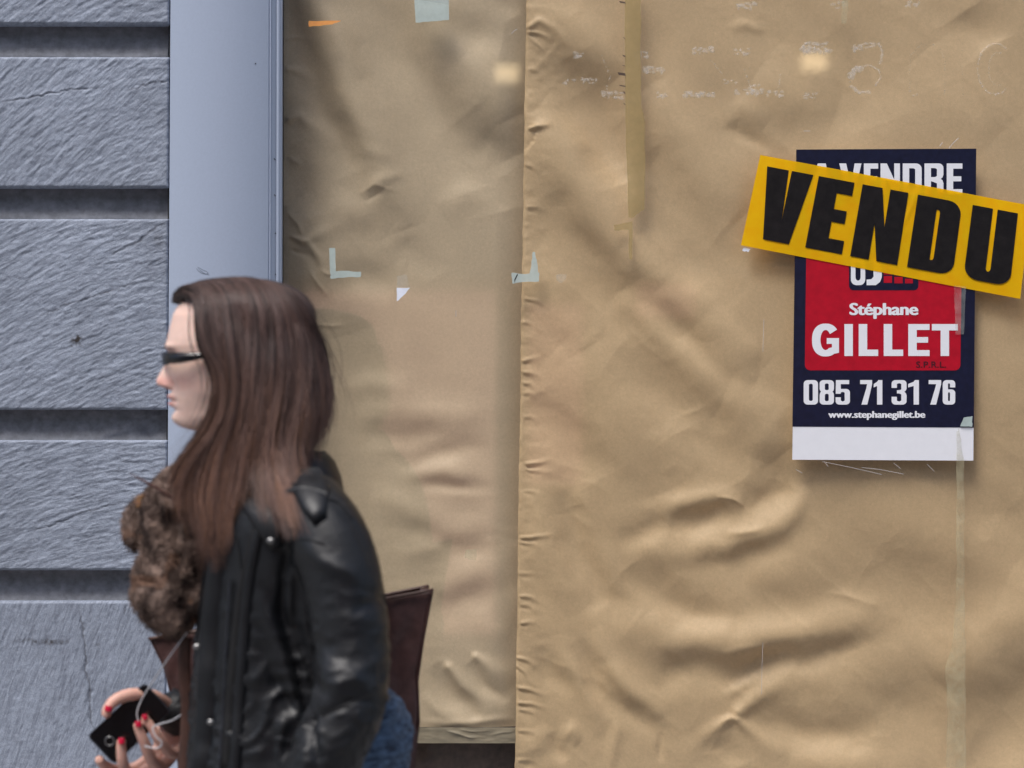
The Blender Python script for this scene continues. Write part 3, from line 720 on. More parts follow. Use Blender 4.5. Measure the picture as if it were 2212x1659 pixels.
def type_line(name, text, x0, x1, ycap, ybase, d, mat, parent, offset=0.02, spacing=1.0):
    cu = bpy.data.curves.new(name, 'FONT'); cu.body = text; cu.size = 1; cu.space_character = spacing
    cu.resolution_u = 4
    o = bpy.data.objects.new(name, cu); me = bpy.data.meshes.new_from_object(o)
    bpy.data.objects.remove(o); bpy.data.curves.remove(cu)
    # heavier weight: the outline printed several times, slightly shifted
    n0 = len(me.vertices); co = np.empty(n0 * 3); me.vertices.foreach_get('co', co); co = co.reshape(-1, 3)
    faces = [tuple(p.vertices) for p in me.polygons]; V5 = []; F5 = []; Z5 = []
    for k, (ox, oy) in enumerate(((0, 0), (-offset, 0), (offset, 0), (-offset * .5, offset * .35), (offset * .5, offset * .35), (-offset * .5, -offset * .35), (offset * .5, -offset * .35))):
        V5.append(co + np.array([ox, oy, 0])); Z5 += [k * 0.00004] * n0; F5 += [tuple(i + k * n0 for i in f_) for f_ in faces]
    me = mesh(name, np.vstack(V5), F5); co = np.vstack(V5); Z5 = np.array(Z5); offset = offset * .35
    cap = 0.729 + 2 * offset
    a, b = co[:, 0].min(), co[:, 0].max()
    co[:, 0] = x0 + (co[:, 0] - a) / (b - a) * (x1 - x0); co[:, 1] = ybase - (co[:, 1] + offset) / cap * (ybase - ycap)
    co[:, 2] = 0
    me.vertices.foreach_set('co', np.array([P(p[0], p[1], d - z_) for p, z_ in zip(co, Z5)]).reshape(-1)); me.update()
    return under(parent, link(name, me, mat))

# ------------------------------------------------------------------ estate agent's poster
G0 = -0.0012
poster = empty('sale_poster', P(1911, 995, 0))
tag(poster, 'navy and red for-sale poster with white phone number taped to the glass', 'poster')
# the sheet itself: thin, a little bowed between its taped corners
def poster_sheet():
    n, m = 50, 30
    V = np.zeros((2, n, m, 3))
    for i in range(n):
        for j in range(m):
            u, v = j / (m - 1), i / (n - 1)
            x = (1721 + (2108 - 1721) * u) * (1 - v) + (1711.5 + (2102.5 - 1711.5) * u) * v
            y = (324 - 2 * u) * (1 - v) + (993 + 2 * u) * v
            for k in (0, 1):
                V[k, i, j] = P(x, y, G0 + 0.0008 * (1 - k) * -1 + 0.0001)
    vs = V.reshape(-1, 3); idx = np.arange(2 * n * m).reshape(2, n, m); fs = []
    for i in range(n - 1):
        for j in range(m - 1):
            fs.append((idx[0, i, j], idx[0, i + 1, j], idx[0, i + 1, j + 1], idx[0, i, j + 1]))
            fs.append((idx[1, i, j], idx[1, i, j + 1], idx[1, i + 1, j + 1], idx[1, i + 1, j]))
    rim = [(0, j) for j in range(m)] + [(i, m - 1) for i in range(1, n)] + [(n - 1, j) for j in range(m - 2, -1, -1)] + [(i, 0) for i in range(n - 2, 0, -1)]
    for a, b in zip(rim, rim[1:] + rim[:1]): fs.append((idx[0][a], idx[0][b], idx[1][b], idx[1][a]))
    return mesh('poster_paper', vs, [tuple(int(q) for q in f) for f in fs])
under(poster, link('poster_paper', poster_sheet(), M_white))
L1, L2, L3, L4 = G0 - .0012, G0 - .0015, G0 - .0018, G0 - .0021
poly('navy_panel', [[(1720, 323), (2109, 321), (2103.5, 923.5), (1711.6, 921.5)]], L1, M_navy, poster)
red = rrect(1741, 440, 2077, 800, 12)
red = [(x - 4.5 * (y - 440) / 360 + 2, y) for x, y in red]
poly('red_panel', [red], L2, M_red, poster)
letters('headline_lettering', [('A', 1751, 1799), ('V', 1813, 1861), ('E', 1866, 1897), ('N', 1902, 1944), ('D', 1950, 1991), ('R', 1997, 2038), ('E', 2045, 2079)], 353, 420, .21, L2, M_white, poster)
letters('name_lettering', [('G', 1754, 1813), ('I', 1824, 1842), ('L', 1855, 1897), ('L', 1909, 1951), ('E', 1962, 2008), ('T', 2013, 2069)], 700, 769, .265, L3, M_white, poster)
type_line('first_name_lettering', 'Stéphane', 1834.6, 1984, 653, 680.5, L3, M_white, poster, 0.045, 0.98)
type_line('small_lettering', 'S.P.R.L.', 1979, 2044, 780, 794, L3, M_inkdark, poster, 0.02, 1.05)
ph = []
for g_, x0_, x1_ in (('085', 1736, 1836), ('71', 1858, 1906), ('31', 1926, 1985), ('76', 2006, 2063.5)):
    wd = {'1': .72}; tot = sum(wd.get(c, 1) for c in g_); gap = 3.4
    unit = (x1_ - x0_ - gap * (len(g_) - 1)) / tot; x = x0_
    for c in g_:
        ww = unit * wd.get(c, 1); ph.append((c, x, x + ww)); x += ww + gap
letters('phone_number', ph, 821, 874, .215, L2, M_white, poster)
type_line('web_lettering', 'www.stephanegillet.be', 1789, 1999, 887, 902.5, L2, M_white, poster, 0.05, 1.0)
# agency mark, mostly under the yellow strip
logo = rrect(1834, 500, 1984, 627, 10)
poly('logo_panel', [logo], L3, M_navy, poster)
poly('logo_mark', [rrect(1838, 556, 1869, 616, (12, 12)), rrect(1848, 566, 1859, 606, (5, 8)),
                   [(1886, 556), (1905, 556), (1905, 598), (1901, 609), (1892, 616), (1872, 616), (1872, 604), (1882, 603), (1887, 598)]], L4, M_white, poster)
poly('logo_bars', [[(1909, 596), (1927, 596), (1927, 611), (1909, 611)], [(1932, 598), (1950, 598), (1950, 612), (1932, 612)], [(1955, 602), (1972, 602), (1972, 612), (1955, 612)],
                   [(1909, 570), (1927, 570), (1927, 593), (1909, 593)], [(1932, 580), (1950, 580), (1950, 595), (1932, 595)]], L4, M_red, poster)

# ------------------------------------------------------------------ yellow strip over it
TL, TR, BR, BL = (1642, 335), (2225, 444), (2203, 646), (1600, 530)
strip = empty('sold_strip', P(1911, 640, 0)); tag(strip, 'yellow plastic strip reading VENDU stuck askew across the poster', 'sticker')
def xf(u, v):     # u 0..593 along, v 0..199 down
    a, b = u / 593, v / 199
    return (TL[0] * (1 - a) * (1 - b) + TR[0] * a * (1 - b) + BR[0] * a * b + BL[0] * (1 - a) * b,
            TL[1] * (1 - a) * (1 - b) + TR[1] * a * (1 - b) + BR[1] * a * b + BL[1] * (1 - a) * b)
n, m = 70, 160
U_, V_ = np.meshgrid(np.linspace(0, 593, m), np.linspace(0, 199, n))
px_, py_ = xf(U_, V_)
rel = 0.0004 + 0.0006 * fbm(U_ / 60, V_ / 60, 2, 5)
d, s_, tt = polydist(U_, V_, [(346, 8), (337, 60), (318, 118)]); rel = rel + 0.0012 * np.exp(-(d / 4.0) ** 2) * np.sin(np.pi * np.clip(tt, 0, 1)) ** .5
d, s_, tt = polydist(U_, V_, [(352, 14), (341, 60)]); rel = rel + 0.0006 * np.exp(-(d / 3.0) ** 2) * np.sin(np.pi * np.clip(tt, 0, 1)) ** .5
kk = 1 / SCALE
DS = G0 - .0026
Vv = np.stack([(px_ - 1106) * kk, DS - rel, CAMZ + (829.5 - py_) * kk], -1)
under(strip, link('strip_film', grid_mesh('strip_film', Vv), M_yellow, smooth=True))
letters('sold_lettering', [('V', 20, 121), ('E', 133, 211), ('N', 229, 329), ('D', 350, 447), ('U', 470, 569)], 21, 177, .285, DS - .0016, M_black, strip, xf)

# ------------------------------------------------------------------ tapes, scraps and marks on the glass
def ragged(pts, amp=1.5, n=5, seed=0):
    r = np.random.default_rng(seed); out = []
    for (a, b) in zip(pts, pts[1:] + pts[:1]):
        for i in range(n):
            t_ = i / n; j = 0 if i == 0 else amp
            out.append((a[0] + (b[0] - a[0]) * t_ + r.uniform(-j, j), a[1] + (b[1] - a[1]) * t_ + r.uniform(-j, j)))
    return out
def stuck(name, pieces, mat, label, cat, d=-0.0012, thick=True):
    """pieces: loops, each a separate part when there are several"""
    if len(pieces) == 1:
        o = poly(name, [pieces[0]], d, mat)
        return tag(o, label, cat)
    q0 = pieces[0][0][0] if isinstance(pieces[0], tuple) else pieces[0][0]
    e = empty(name, P(q0[0], q0[1], 0)); tag(e, label, cat)
    for k, p in enumerate(pieces):
        lp, mt, nm = p if isinstance(p, tuple) and len(p) == 3 else (p, mat, 'tape_piece')
        poly(nm, [lp], d - 0.0004 * k, mt, e)
    return e
stuck('paper_scrap', [ragged([(667, 45), (737, 44.5), (728, 49), (714, 53), (667, 58)], .8, 4, 1)], M_scrap_orange, 'torn orange paper scrap on the glass near the top of the narrow sheet', 'paper scrap')
stuck('tape_patch', [(ragged([(893, -30), (969, -34), (970, 43), (933, 46), (898, 49)], .6, 4, 2), M_tape_grey, 'tape_piece'), (ragged([(893, -30), (969, -34), (969, 10), (894, -3)], .6, 4, 3), M_tape_clear, 'tape_piece')],
      M_tape_grey, 'large grey-green square of tape at the top edge of the narrow sheet', 'tape')
stuck('tape_corner', [(ragged([(711, 536), (724, 536), (725, 590), (713, 590)], .7, 4, 4), M_tape_grey, 'tape_piece'), (ragged([(713.5, 587), (745, 585), (780, 587), (779, 598), (742, 600), (714, 602)], 1.0, 4, 5), M_tape_grey, 'tape_piece')],
      M_tape_grey, 'L-shaped grey-green tape on the narrow sheet beside the pillar', 'tape')
stuck('tape_corner', [(ragged([(1151, 544), (1156, 545), (1160, 566), (1163, 590), (1144, 591), (1148, 570)], .8, 4, 6), M_tape_grey, 'tape_piece'), (ragged([(1105, 589), (1135, 592), (1165, 589), (1164, 608), (1134, 609), (1107, 613)], .8, 4, 7), M_tape_grey, 'tape_piece'),
      ([(1112, 612), (1111, 604), (1117, 592), (1119, 593), (1113, 605)], M_gap, 'slit')],
      M_tape_grey, 'grey-green tape corner crossing the edge between the two paper sheets', 'tape')
stuck('taped_scrap', [(ragged([(858, 596), (878, 593), (886, 621), (858, 621)], .8, 4, 8), M_tape_clear, 'tape_piece'), (ragged([(857, 621.5), (886, 621.5), (873, 637), (857, 651)], .6, 4, 9), M_scrap_white, 'paper_piece')],
      M_tape_clear, 'small white triangle of paper under clear tape mid narrow sheet', 'paper scrap')
stuck('tape_patch', [ragged([(1201, 594), (1224, 592), (1221, 604), (1213, 611), (1203, 606)], 1.2, 4, 10)], M_tape_clear, 'tiny clear tape fragment right of the grey tape corner', 'tape')
stuck('tape_patch', [ragged([(1006, 1188), (1030, 1187), (1029, 1211), (1016, 1209), (1004, 1205)], 1.0, 4, 11)], M_tape_pale, 'small pale square of tape low on the narrow sheet', 'tape')
stuck('tape_patch', [ragged([(1816, -20), (1834, -20), (1832, 22), (1827, 50), (1818, 50), (1820, 20)], 1.5, 4, 12)], M_tape_pale, 'short pale tape hanging from the top edge above the poster', 'tape')
stuck('parcel_tape', [(ragged([(1351, -60), (1384, -60), (1384, 120), (1385, 226), (1393, 262), (1392, 452), (1366, 470), (1358, 470), (1352, 300), (1350, 160)], 1.3, 7, 13), M_tape_brown, 'tape_piece'),
      (ragged([(1326, 486), (1366, 478), (1366, 560), (1360, 560), (1358, 496), (1328, 498)], 1.2, 4, 14), M_tape_brown, 'tape_piece'),
      ] + [([(x0_, y0_), (1350, y0_ + 2), (1352, y0_ + h_), (x0_ + 3, y0_ + h_ - 2)], M_dark, 'torn_gap') for (x0_, y0_, h_) in ((1337, 2, 6), (1343, 140, 4), (1334, 156, 8), (1337, 183, 5), (1344, 118, 6), (1345, 80, 5), (1345, 197, 7), (1346, 222, 6))],
      M_tape_brown, 'vertical strip of brown parcel tape with a torn left edge', 'tape')
stuck('tape_strip', [ragged([(2066, 935), (2072, 925), (2083, 996), (2083, 1290), (2086, 1400), (2086, 1700), (2042, 1700), (2046, 1560), (2042, 1440), (2056, 1400), (2066, 1290)], 1.8, 9, 15)], M_tape_pale, 'long pale strip of aged tape hanging down from the poster corner', 'tape', -0.0046)
stuck('tape_patch', [ragged([(2061, 617), (2087, 619), (2082, 722), (2064, 723)], .6, 4, 16)], M_tape_clear, 'clear tape slip under the yellow strip on the red panel', 'tape', -0.0056)
stuck('tape_patch', [ragged([(2082, 902), (2101, 899), (2100, 922), (2074, 921)], 1.0, 4, 17)], M_tape_grey, 'grey-green tape fragment on the lower right poster corner', 'tape', -0.0050)
stuck('tape_patch', [ragged([(1606, 535), (1622, 538), (1616, 545), (1604, 542)], 1.5, 3, 18)], M_scrap_white, 'tiny white fleck below the left end of the yellow strip', 'paper scrap')

def scratches(name, lines, r, label):
    e = empty(name, P(lines[0][0][0], lines[0][0][1], 0)); tag(e, label, 'scratch')
    for l in lines: scribble('scratch_line', l, -0.0008, r, M_scratch, e)
scratches('glass_scratches', [[(1776, 997), (1840, 1010), (1905, 1025)], [(1781, 997), (1789, 1008)], [(1719, 1014), (1733, 1022)], [(1862, 1010), (1900, 1014), (1952, 1024)], [(1930, 1000), (1945, 1012)], [(2003, 1003), (2018, 1018)]], 0.00045, 'fine white scratches in the glass just below the poster')
scratches('glass_scratches', [[(2050, 320), (2060, 308), (2071, 298)], [(2030, 316), (2036, 308)]], 0.0006, 'short white scratch in the glass above the right end of the poster')
scratches('glass_scratches', [[(1648, 1388), (1646, 1440), (1645, 1500)], [(1650, 690), (1648, 760)]], 0.0004, 'faint vertical drip line on the glass left below the poster')
scratches('glass_scratches', [[(1105, 73), (1111, 66), (1117, 63)], [(985, 670), (985, 684)], [(1736, 283), (1750, 283)]], 0.0005, 'tiny white nicks in the glass beside the sheet edge')

# remains of removed vinyl letters: outlines and torn patches of dried glue
def residue():
    r = np.random.default_rng(5); loops = []
    def blob(cx, cy, rx, ry, k=9):
        a0 = r.uniform(0, 6.28)
        return [(cx + rx * math.cos(a0 + 6.28 * i / k) * r.uniform(.45, 1.15), cy + ry * math.sin(a0 + 6.28 * i / k) * r.uniform(.45, 1.15)) for i in range(k)]
    def trail(pts, w, dens=1.0, keep=0.8):
        for (a, b) in zip(pts, pts[1:]):
            L = math.hypot(b[0] - a[0], b[1] - a[1]); n_ = max(1, int(L / (w * 1.6) * dens))
            for i in range(n_):
                if r.random() > keep: continue
                t_ = (i + r.uniform(0, .6)) / n_
                loops.append(blob(a[0] + (b[0] - a[0]) * t_ + r.normal(0, .6), a[1] + (b[1] - a[1]) * t_ + r.normal(0, .6), w * r.uniform(.6, 1.3), w * r.uniform(.5, 1.1)))
    # the letter a
    trail([(1846, 112), (1852, 100), (1870, 94), (1900, 96), (1906, 116), (1902, 138)], 4.6, 2.2, .9); trail([(1848, 104), (1864, 104)], 8, 3, .95)
    trail([(1868, 104), (1890, 98)], 5, 2.2, .8); trail([(1836, 176), (1832, 160), (1848, 145), (1880, 141), (1898, 152), (1902, 168), (1890, 186)], 2.6, 2.2, .8)
    trail([(1838, 172), (1844, 152), (1862, 146)], 9, 3.2, .95); trail([(1840, 188), (1856, 200), (1880, 198)], 5.4, 2.6, .9); trail([(1846, 96), (1846, 112)], 5.5, 1.8, .9)
    # outlines of a C and an n
    c_ = [(2150 + 38 * math.cos(math.radians(a)), 149 - 55 * math.sin(math.radians(a))) for a in range(50, 312, 10)]
    trail(c_, 2.4, 2.0, .8); c2 = [(2156 + 20 * math.cos(math.radians(a)), 149 - 36 * math.sin(math.radians(a))) for a in range(70, 292, 12)]; trail(c2, 1.5, 1.6, .6)
    trail([(1965, 200), (1967, 120), (1990, 95), (2020, 98)], 1.4, .9, .5); trail([(2040, 205), (2042, 130), (2028, 100)], 1.3, .9, .5); trail([(1965, 195), (1972, 205), (1990, 203)], 3, 1, .7)
    trail([(2080, 205), (2078, 96)], 1.2, .8, .35)
    # upper and lower edges of the other letters
    for (x0_, x1_, y_, w_, k_) in ((1500, 1540, 109, 3, .7), (1372, 1400, 116, 3.0, .6), (1393, 1432, 150, 3.2, .6), (1305, 1345, 203, 3.4, .7), (1480, 1540, 203, 3.0, .7), (1592, 1650, 198, 3.6, .6),
                           (1660, 1690, 202, 3.0, .5), (1735, 1790, 107, 3.6, .8), (1738, 1784, 98, 3.0, .6), (1590, 1615, 112, 2.4, .5), (1245, 1262, 119, 3, .5), (1260, 1290, 174, 2.6, .6), (1220, 1240, 175, 2.4, .4),
                           (1420, 1440, 205, 3.2, .5), (1620, 1640, 190, 2.5, .6), (1740, 1760, 207, 2.2, .4), (1800, 1830, 10, 3.0, .4), (1590, 1640, 12, 3.6, .5), (1960, 1985, 8, 3, .4), (1560, 1590, 176, 2.4, .4)):
        [trail([(x0_ - 3, y_ + q_), (x1_ + 3, y_ + q_ + r.uniform(-4, 4))], w_ * 1.7, 2.4, k_ * .7) for q_ in (-4, 0, 5)]
    for (x0_, y0_, x1_, y1_) in ((1300, 120, 1318, 165), (1318, 165, 1308, 200), (1536, 130, 1560, 160), (1608, 150, 1625, 200), (1686, 160, 1680, 198), (1620, 100, 1620, 150), (1375, 120, 1378, 150)):
        trail([(x0_, y0_), (x1_, y1_)], 2.2, 1.6, .5)
    return loops
o = None
me = None
vs, fs = [], []
for lp in residue():
    b0 = len(vs); cx = sum(p[0] for p in lp) / len(lp); cy = sum(p[1] for p in lp) / len(lp)
    vs.append(P(cx, cy, -0.0013)); vs += [P(p[0], p[1], -0.0008) for p in lp]
    for i in range(len(lp)): fs.append((b0, b0 + 1 + i, b0 + 1 + (i + 1) % len(lp)))
o = link('glue_residue', mesh('glue_residue', vs, fs), M_residue)
tag(o, 'ghostly glue outlines of removed window letters above the poster', 'residue', kind='stuff')
# ------------------------------------------------------------------ the walking woman (profile, facing left)
from mathutils.bvhtree import BVHTree
D0 = -0.90
PS = CAMD * SCALE / (CAMD + D0)           # sketch units per metre in her plane
def Pv(px, py, dy):
    """arrays of sketch x, y and metres behind her middle plane -> world points"""
    px, py, dy = np.broadcast_arrays(np.asarray(px, float), np.asarray(py, float), np.asarray(dy, float))
    d = D0 + dy; k = (CAMD + d) / CAMD / SCALE
    return np.stack([(px - 1106) * k, d, CAMZ + (829.5 - py) * k], -1)

def catmull(pts, K):
    p = np.asarray(pts, float)
    if len(p) == 2: return p[0] + (p[1] - p[0]) * np.linspace(0, 1, K)[:, None]
    q = np.vstack([2 * p[0] - p[1], p, 2 * p[-1] - p[-2]])
    L = np.concatenate([[0], np.cumsum(np.linalg.norm(np.diff(p[:, :2], axis=0), axis=1) + 1e-6)])
    s = np.linspace(0, L[-1], K); out = []
    for v in s:
        i = min(len(p) - 2, max(0, int(np.searchsorted(L, v) - 1))); t = (v - L[i]) / (L[i + 1] - L[i])
        a, b, c, d = q[i], q[i + 1], q[i + 2], q[i + 3]
        out.append(0.5 * ((2 * b) + (c - a) * t + (2 * a - 5 * b + 4 * c - d) * t * t + (3 * b - a - 3 * c + d) * t ** 3))
    return np.array(out)

def tube_geo(W, R, nseg=14, flat=None):
    """W (K,3) world centre line, R (K,) or (K,2) radii; returns verts, faces with rounded caps"""
    W = np.asarray(W, float); K = len(W); R = np.asarray(R, float)
    if R.ndim == 1: R = np.stack([R, R], 1)
    T = np.gradient(W, axis=0); T /= np.linalg.norm(T, axis=1)[:, None]
    up = np.array([0., 1., 0.]) if abs(T[0][1]) < .9 else np.array([1., 0., 0.])
    N = np.zeros_like(W); B = np.zeros_like(W)
    for i in range(K):
        n_ = up - T[i] * np.dot(up, T[i]); n_ /= np.linalg.norm(n_) + 1e-9
        N[i] = n_; B[i] = np.cross(T[i], n_); up = n_
    th = np.linspace(0, 2 * np.pi, nseg, endpoint=False)
    V = W[:, None, :] + N[:, None, :] * (R[:, 0, None] * np.cos(th))[..., None] + B[:, None, :] * (R[:, 1, None] * np.sin(th))[..., None]
    V = list(V.reshape(-1, 3)); F = []
    for i in range(K - 1):
        for j in range(nseg):
            a, b = i * nseg + j, i * nseg + (j + 1) % nseg
            F.append((a, b, b + nseg, a + nseg))
    c0 = len(V); V.append(W[0] - T[0] * R[0].mean() * .7); c1 = len(V); V.append(W[-1] + T[-1] * R[-1].mean() * .7)
    for j in range(nseg):
        F.append((c0, (j + 1) % nseg, j)); F.append((c1, (K - 1) * nseg + j, (K - 1) * nseg + (j + 1) % nseg))
    return V, F

def tube_px(pts, radii, K=20, nseg=14):
    p = catmull(pts, K); r = np.interp(np.linspace(0, 1, K), np.linspace(0, 1, len(radii)), radii) if np.ndim(radii[0]) == 0 else \
        np.stack([np.interp(np.linspace(0, 1, K), np.linspace(0, 1, len(radii)), [q[i] for q in radii]) for i in (0, 1)], 1)
    return tube_geo(Pv(p[:, 0], p[:, 1], p[:, 2]), r, nseg)

def join_geo(geos):
    V, F = [], []
    for v, f in geos:
        b = len(V); V += list(v); F += [tuple(int(i) + b for i in q) for q in f]
    return V, F

def fused(name, geos, voxel, smooth=4, keep=True):
    V, F = join_geo(geos); me = mesh(name, V, F)
    o = bpy.data.objects.new(name, me); COL.objects.link(o)
    m = o.modifiers.new('r', 'REMESH'); m.mode = 'VOXEL'; m.voxel_size = voxel
    if smooth: s = o.modifiers.new('s', 'SMOOTH'); s.iterations = smooth; s.factor = 0.6
    dg_ = bpy.context.evaluated_depsgraph_get(); dg_.update()
    me2 = bpy.data.meshes.new_from_object(o.evaluated_get(dg_))
    bpy.data.objects.remove(o); bpy.data.meshes.remove(me); me2.name = name
    return me2

def get_co(me):
    a = np.empty(len(me.vertices) * 3); me.vertices.foreach_get('co', a); return a.reshape(-1, 3)
def get_no(me):
    a = np.empty(len(me.vertices) * 3); me.vertices.foreach_get('normal', a); return a.reshape(-1, 3)
def set_co(me, c): me.vertices.foreach_set('co', c.reshape(-1)); me.update()
def to_px(c):
    k = (CAMD + c[:, 1]) / CAMD / SCALE
    return c[:, 0] / k + 1106, 829.5 - (c[:, 2] - CAMZ) / k
def vcol(me, rgb):
    at = me.color_attributes.new('tint', 'FLOAT_COLOR', 'POINT')
    a = np.ones((len(me.vertices), 4), np.float32); a[:, :3] = rgb; at.data.foreach_set('color', a.reshape(-1))

def loft(rows, nseg=96, e=1.0, extra=None):
    """rows: (py, front px, back px, half width px, centre dy m)"""
    rows = np.asarray(rows, float)
    th = np.linspace(0, 2 * np.pi, nseg, endpoint=False)
    c = (rows[:, 1] + rows[:, 2]) / 2; a = (rows[:, 2] - rows[:, 1]) / 2
    cs, sn = np.cos(th), np.sin(th)
    px = c[:, None] - a[:, None] * np.sign(cs) * np.abs(cs) ** e; lat = rows[:, 3][:, None] * np.sign(sn) * np.abs(sn) ** e
    py = np.repeat(rows[:, 0][:, None], nseg, 1)
    if extra is not None: px, py, lat = extra(px, py, lat, th)
    dy = rows[:, 4][:, None] + lat / PS
    return px, py, dy

def spline_rows(ctrl, ys):
    ctrl = np.asarray(ctrl, float); out = [ys]
    for k in range(1, ctrl.shape[1]):
        v = np.interp(ys, ctrl[:, 0], ctrl[:, k]); out.append(v)
    A = np.stack(out, 1)
    ker = np.array([1, 3, 5, 3, 1.]); ker /= ker.sum()
    for k in range(1, A.shape[1]):
        p = np.pad(A[:, k], 2, mode='edge'); A[:, k] = np.convolve(p, ker, 'valid')
    return A

person = empty('person', (-0.36, D0, 0.0))
tag(person, 'young woman in sunglasses and black leather jacket walking left with long brown hair', 'person')

# ---- materials of the figure
t = NT('skin'); an = t.new('ShaderNodeAttribute'); an.attribute_name = 'tint'
f = t.noise(120, 4, 0.6, t.co())
c = t.mix(0.5, an.outputs['Color'], t.ramp(f, [(0.3, (0.88, 0.86, 0.86)), (0.7, (1.06, 1.05, 1.05))]), 'MULTIPLY')
t.set(base_color=c, roughness=0.48, subsurface_weight=0.25, specular_ior_level=0.4); t.b.inputs['Subsurface Radius'].default_value = (0.012, 0.005, 0.003); t.b.inputs['Subsurface Scale'].default_value = 0.6
t.bump(t.noise(700, 3, 0.6, t.co()), 0.1, 0.0004); M_skin = t.m
t = NT('hair'); an = t.new('ShaderNodeAttribute'); an.attribute_name = 'tint'
t.set(base_color=an.outputs['Color'], roughness=0.42, specular_ior_level=0.5); t.b.inputs['Anisotropic'].default_value = 0.5; M_hair = t.m
M_haircap = simple('hair_underlayer', srgb(48, 36, 36), 0.7, 200, 0.3)
def leather(name, col, rough, sc=90, bs=0.22):
    t = NT(name); v = t.co()
    vo = t.new('ShaderNodeTexVoronoi'); vo.inputs['Scale'].default_value = 520; t.link(v, vo.inputs['Vector'])
    f = t.noise(sc, 6, 0.65, v, 0.4); g = t.noise(14, 4, 0.6, v)
    t.set(base_color=t.ramp(f, [(0.3, tuple(k * .75 for k in col[:3])), (0.75, tuple(k * 1.5 for k in col[:3]))]),
          roughness=t.ramp(g, [(0.3, (rough - .08,) * 3), (0.7, (rough + .14,) * 3)]))
    n = t.bump(f, bs, 0.003); t.bump(vo.outputs['Distance'], 0.12, 0.0004, n); return t.m
M_leather = leather('black_leather', srgb(10, 12, 17), 0.48)
M_tote = leather('brown_leather', srgb(70, 48, 46), 0.42, 40, 0.15)
M_strap = leather('chestnut_leather', srgb(70, 46, 38), 0.5, 40, 0.15)
M_metal = simple('brushed_snap_metal', srgb(150, 150, 150), 0.3, 50, 0.05, metallic=0.9)
M_shade = simple('black_sunglass_plastic', srgb(14, 14, 20), 0.12)
M_nail = simple('red_nail_varnish', srgb(196, 28, 62), 0.15)
M_phone = simple('black_phone_glass', srgb(7, 7, 10), 0.22)
M_phone_rim = simple('dark_phone_rim', srgb(60, 62, 70), 0.3, metallic=0.5)
M_cord = simple('white_cord_rubber', srgb(205, 205, 210), 0.4)
M_sole = simple('boot_leather', srgb(30, 24, 22), 0.5)
t = NT('denim'); v = t.co((.6, 1, 2.2)); f = t.noise(60, 5, 0.7, v); w_ = t.noise(900, 2, 0.7, v)
t.set(base_color=t.mix(0.4, t.ramp(f, [(0.34, srgb(28, 38, 56)), (0.64, srgb(90, 114, 142))]), t.ramp(w_, [(0.3, (0.5, 0.5, 0.5)), (0.7, (1.4, 1.4, 1.4))]), 'MULTIPLY'), roughness=0.85)
t.bump(f, 0.6, 0.004); M_denim = t.m

# ---- head and body
face = [ # py, front, back, halfwidth
 (607, 538, 560, 8), (618, 522, 570, 20), (622, 482, 600, 38), (628, 452, 622, 52), (636, 422, 642, 66), (646, 400, 656, 80), (658, 385, 668, 92), (680, 373, 680, 102), (710, 366, 684, 106), (732, 361, 684, 107),
 (745, 360, 683, 107), (762, 363, 680, 104), (790, 367, 676, 102), (815, 370, 670, 99), (832, 372, 662, 96), (850, 374, 652, 92), (862, 375, 645, 87),
 (874, 376, 638, 81), (886, 377, 632, 74), (895, 378, 630, 69), (905, 379, 626, 63), (914, 381, 622, 58), (921, 387, 620, 55), (926, 400, 618, 54), (930, 418, 616, 55),
 (935, 446, 614, 57), (942, 474, 612, 59), (955, 486, 612, 60), (1000, 492, 616, 60), (1040, 490, 636, 66), (1065, 480, 670, 90), (1090, 468, 710, 150), (1130, 458, 740, 180), (1250, 452, 760, 170), (1450, 470, 760, 150), (1600, 480, 800, 190), (1720, 520, 830, 190)]
ys = np.concatenate([np.arange(607, 960, 2.0), np.arange(960, 1720, 10)])
rows = spline_rows(face, ys); rows = np.hstack([rows, np.zeros((len(rows), 1))])
nose_y = [600, 764, 770, 778, 790, 800, 810, 818, 824, 829, 833, 837, 841, 846, 2000]
nose_v = [0, 0, 2, 6, 13, 19, 26, 31, 33.5, 32.5, 28, 19, 9, 0, 0]
def face_extra(px, py, lat, th):
    n_ = np.interp(py, nose_y, nose_v); wn = np.interp(py, [760, 800, 822, 840], [8, 10, 14, 13])
    front = np.cos(th)[None, :] > 0
    px = px - n_ * np.exp(-(np.abs(lat) / wn) ** 2.2) * front
    g = lambda y0, l0, sy, sl: np.exp(-((py - y0) / sy) ** 2 - ((np.abs(lat) - l0) / sl) ** 2) * front
    px = px - 8 * g(833, 15, 7, 6) + 6 * g(832, 24, 9, 5)             # nostril wings
    px = px + 11 * g(772, 33, 13, 17) - 4 * g(748, 34, 7, 24) - 4 * g(815, 52, 20, 22)
    px = px - 3.0 * g(776, 32, 7, 11)                                  # eyelids
    px = px - 10.5 * g(856, 0, 6.5, 19) - 9.5 * g(873, 0, 6.0, 17) - 4 * g(864, 0, 20, 36) + 3.5 * g(865.5, 0, 1.8, 22)
    px = px + 3 * g(866, 27, 7, 7) + 2.0 * g(848, 0, 5, 4) + 4 * g(886, 0, 5, 24)
    px = px - 8 * g(904, 0, 12, 24) - 4.5 * g(749, 0, 9, 30) + 2.5 * g(763, 0, 6, 9)
    zy = np.exp(-((py - 800) / 26) ** 2 - ((px - 425) / 34) ** 2) * front; hol = np.exp(-((py - 868) / 24) ** 2 - ((px - 440) / 30) ** 2) * front
    jaw = np.exp(-((py - 905) / 14) ** 2 - ((px - 450) / 40) ** 2) * front
    lat = lat * (1 + .055 * zy - .05 * hol + .07 * jaw)
    return px, py, lat
px, py, dy = loft(rows, 200, 0.92, face_extra)
V = Pv(px, py, dy)
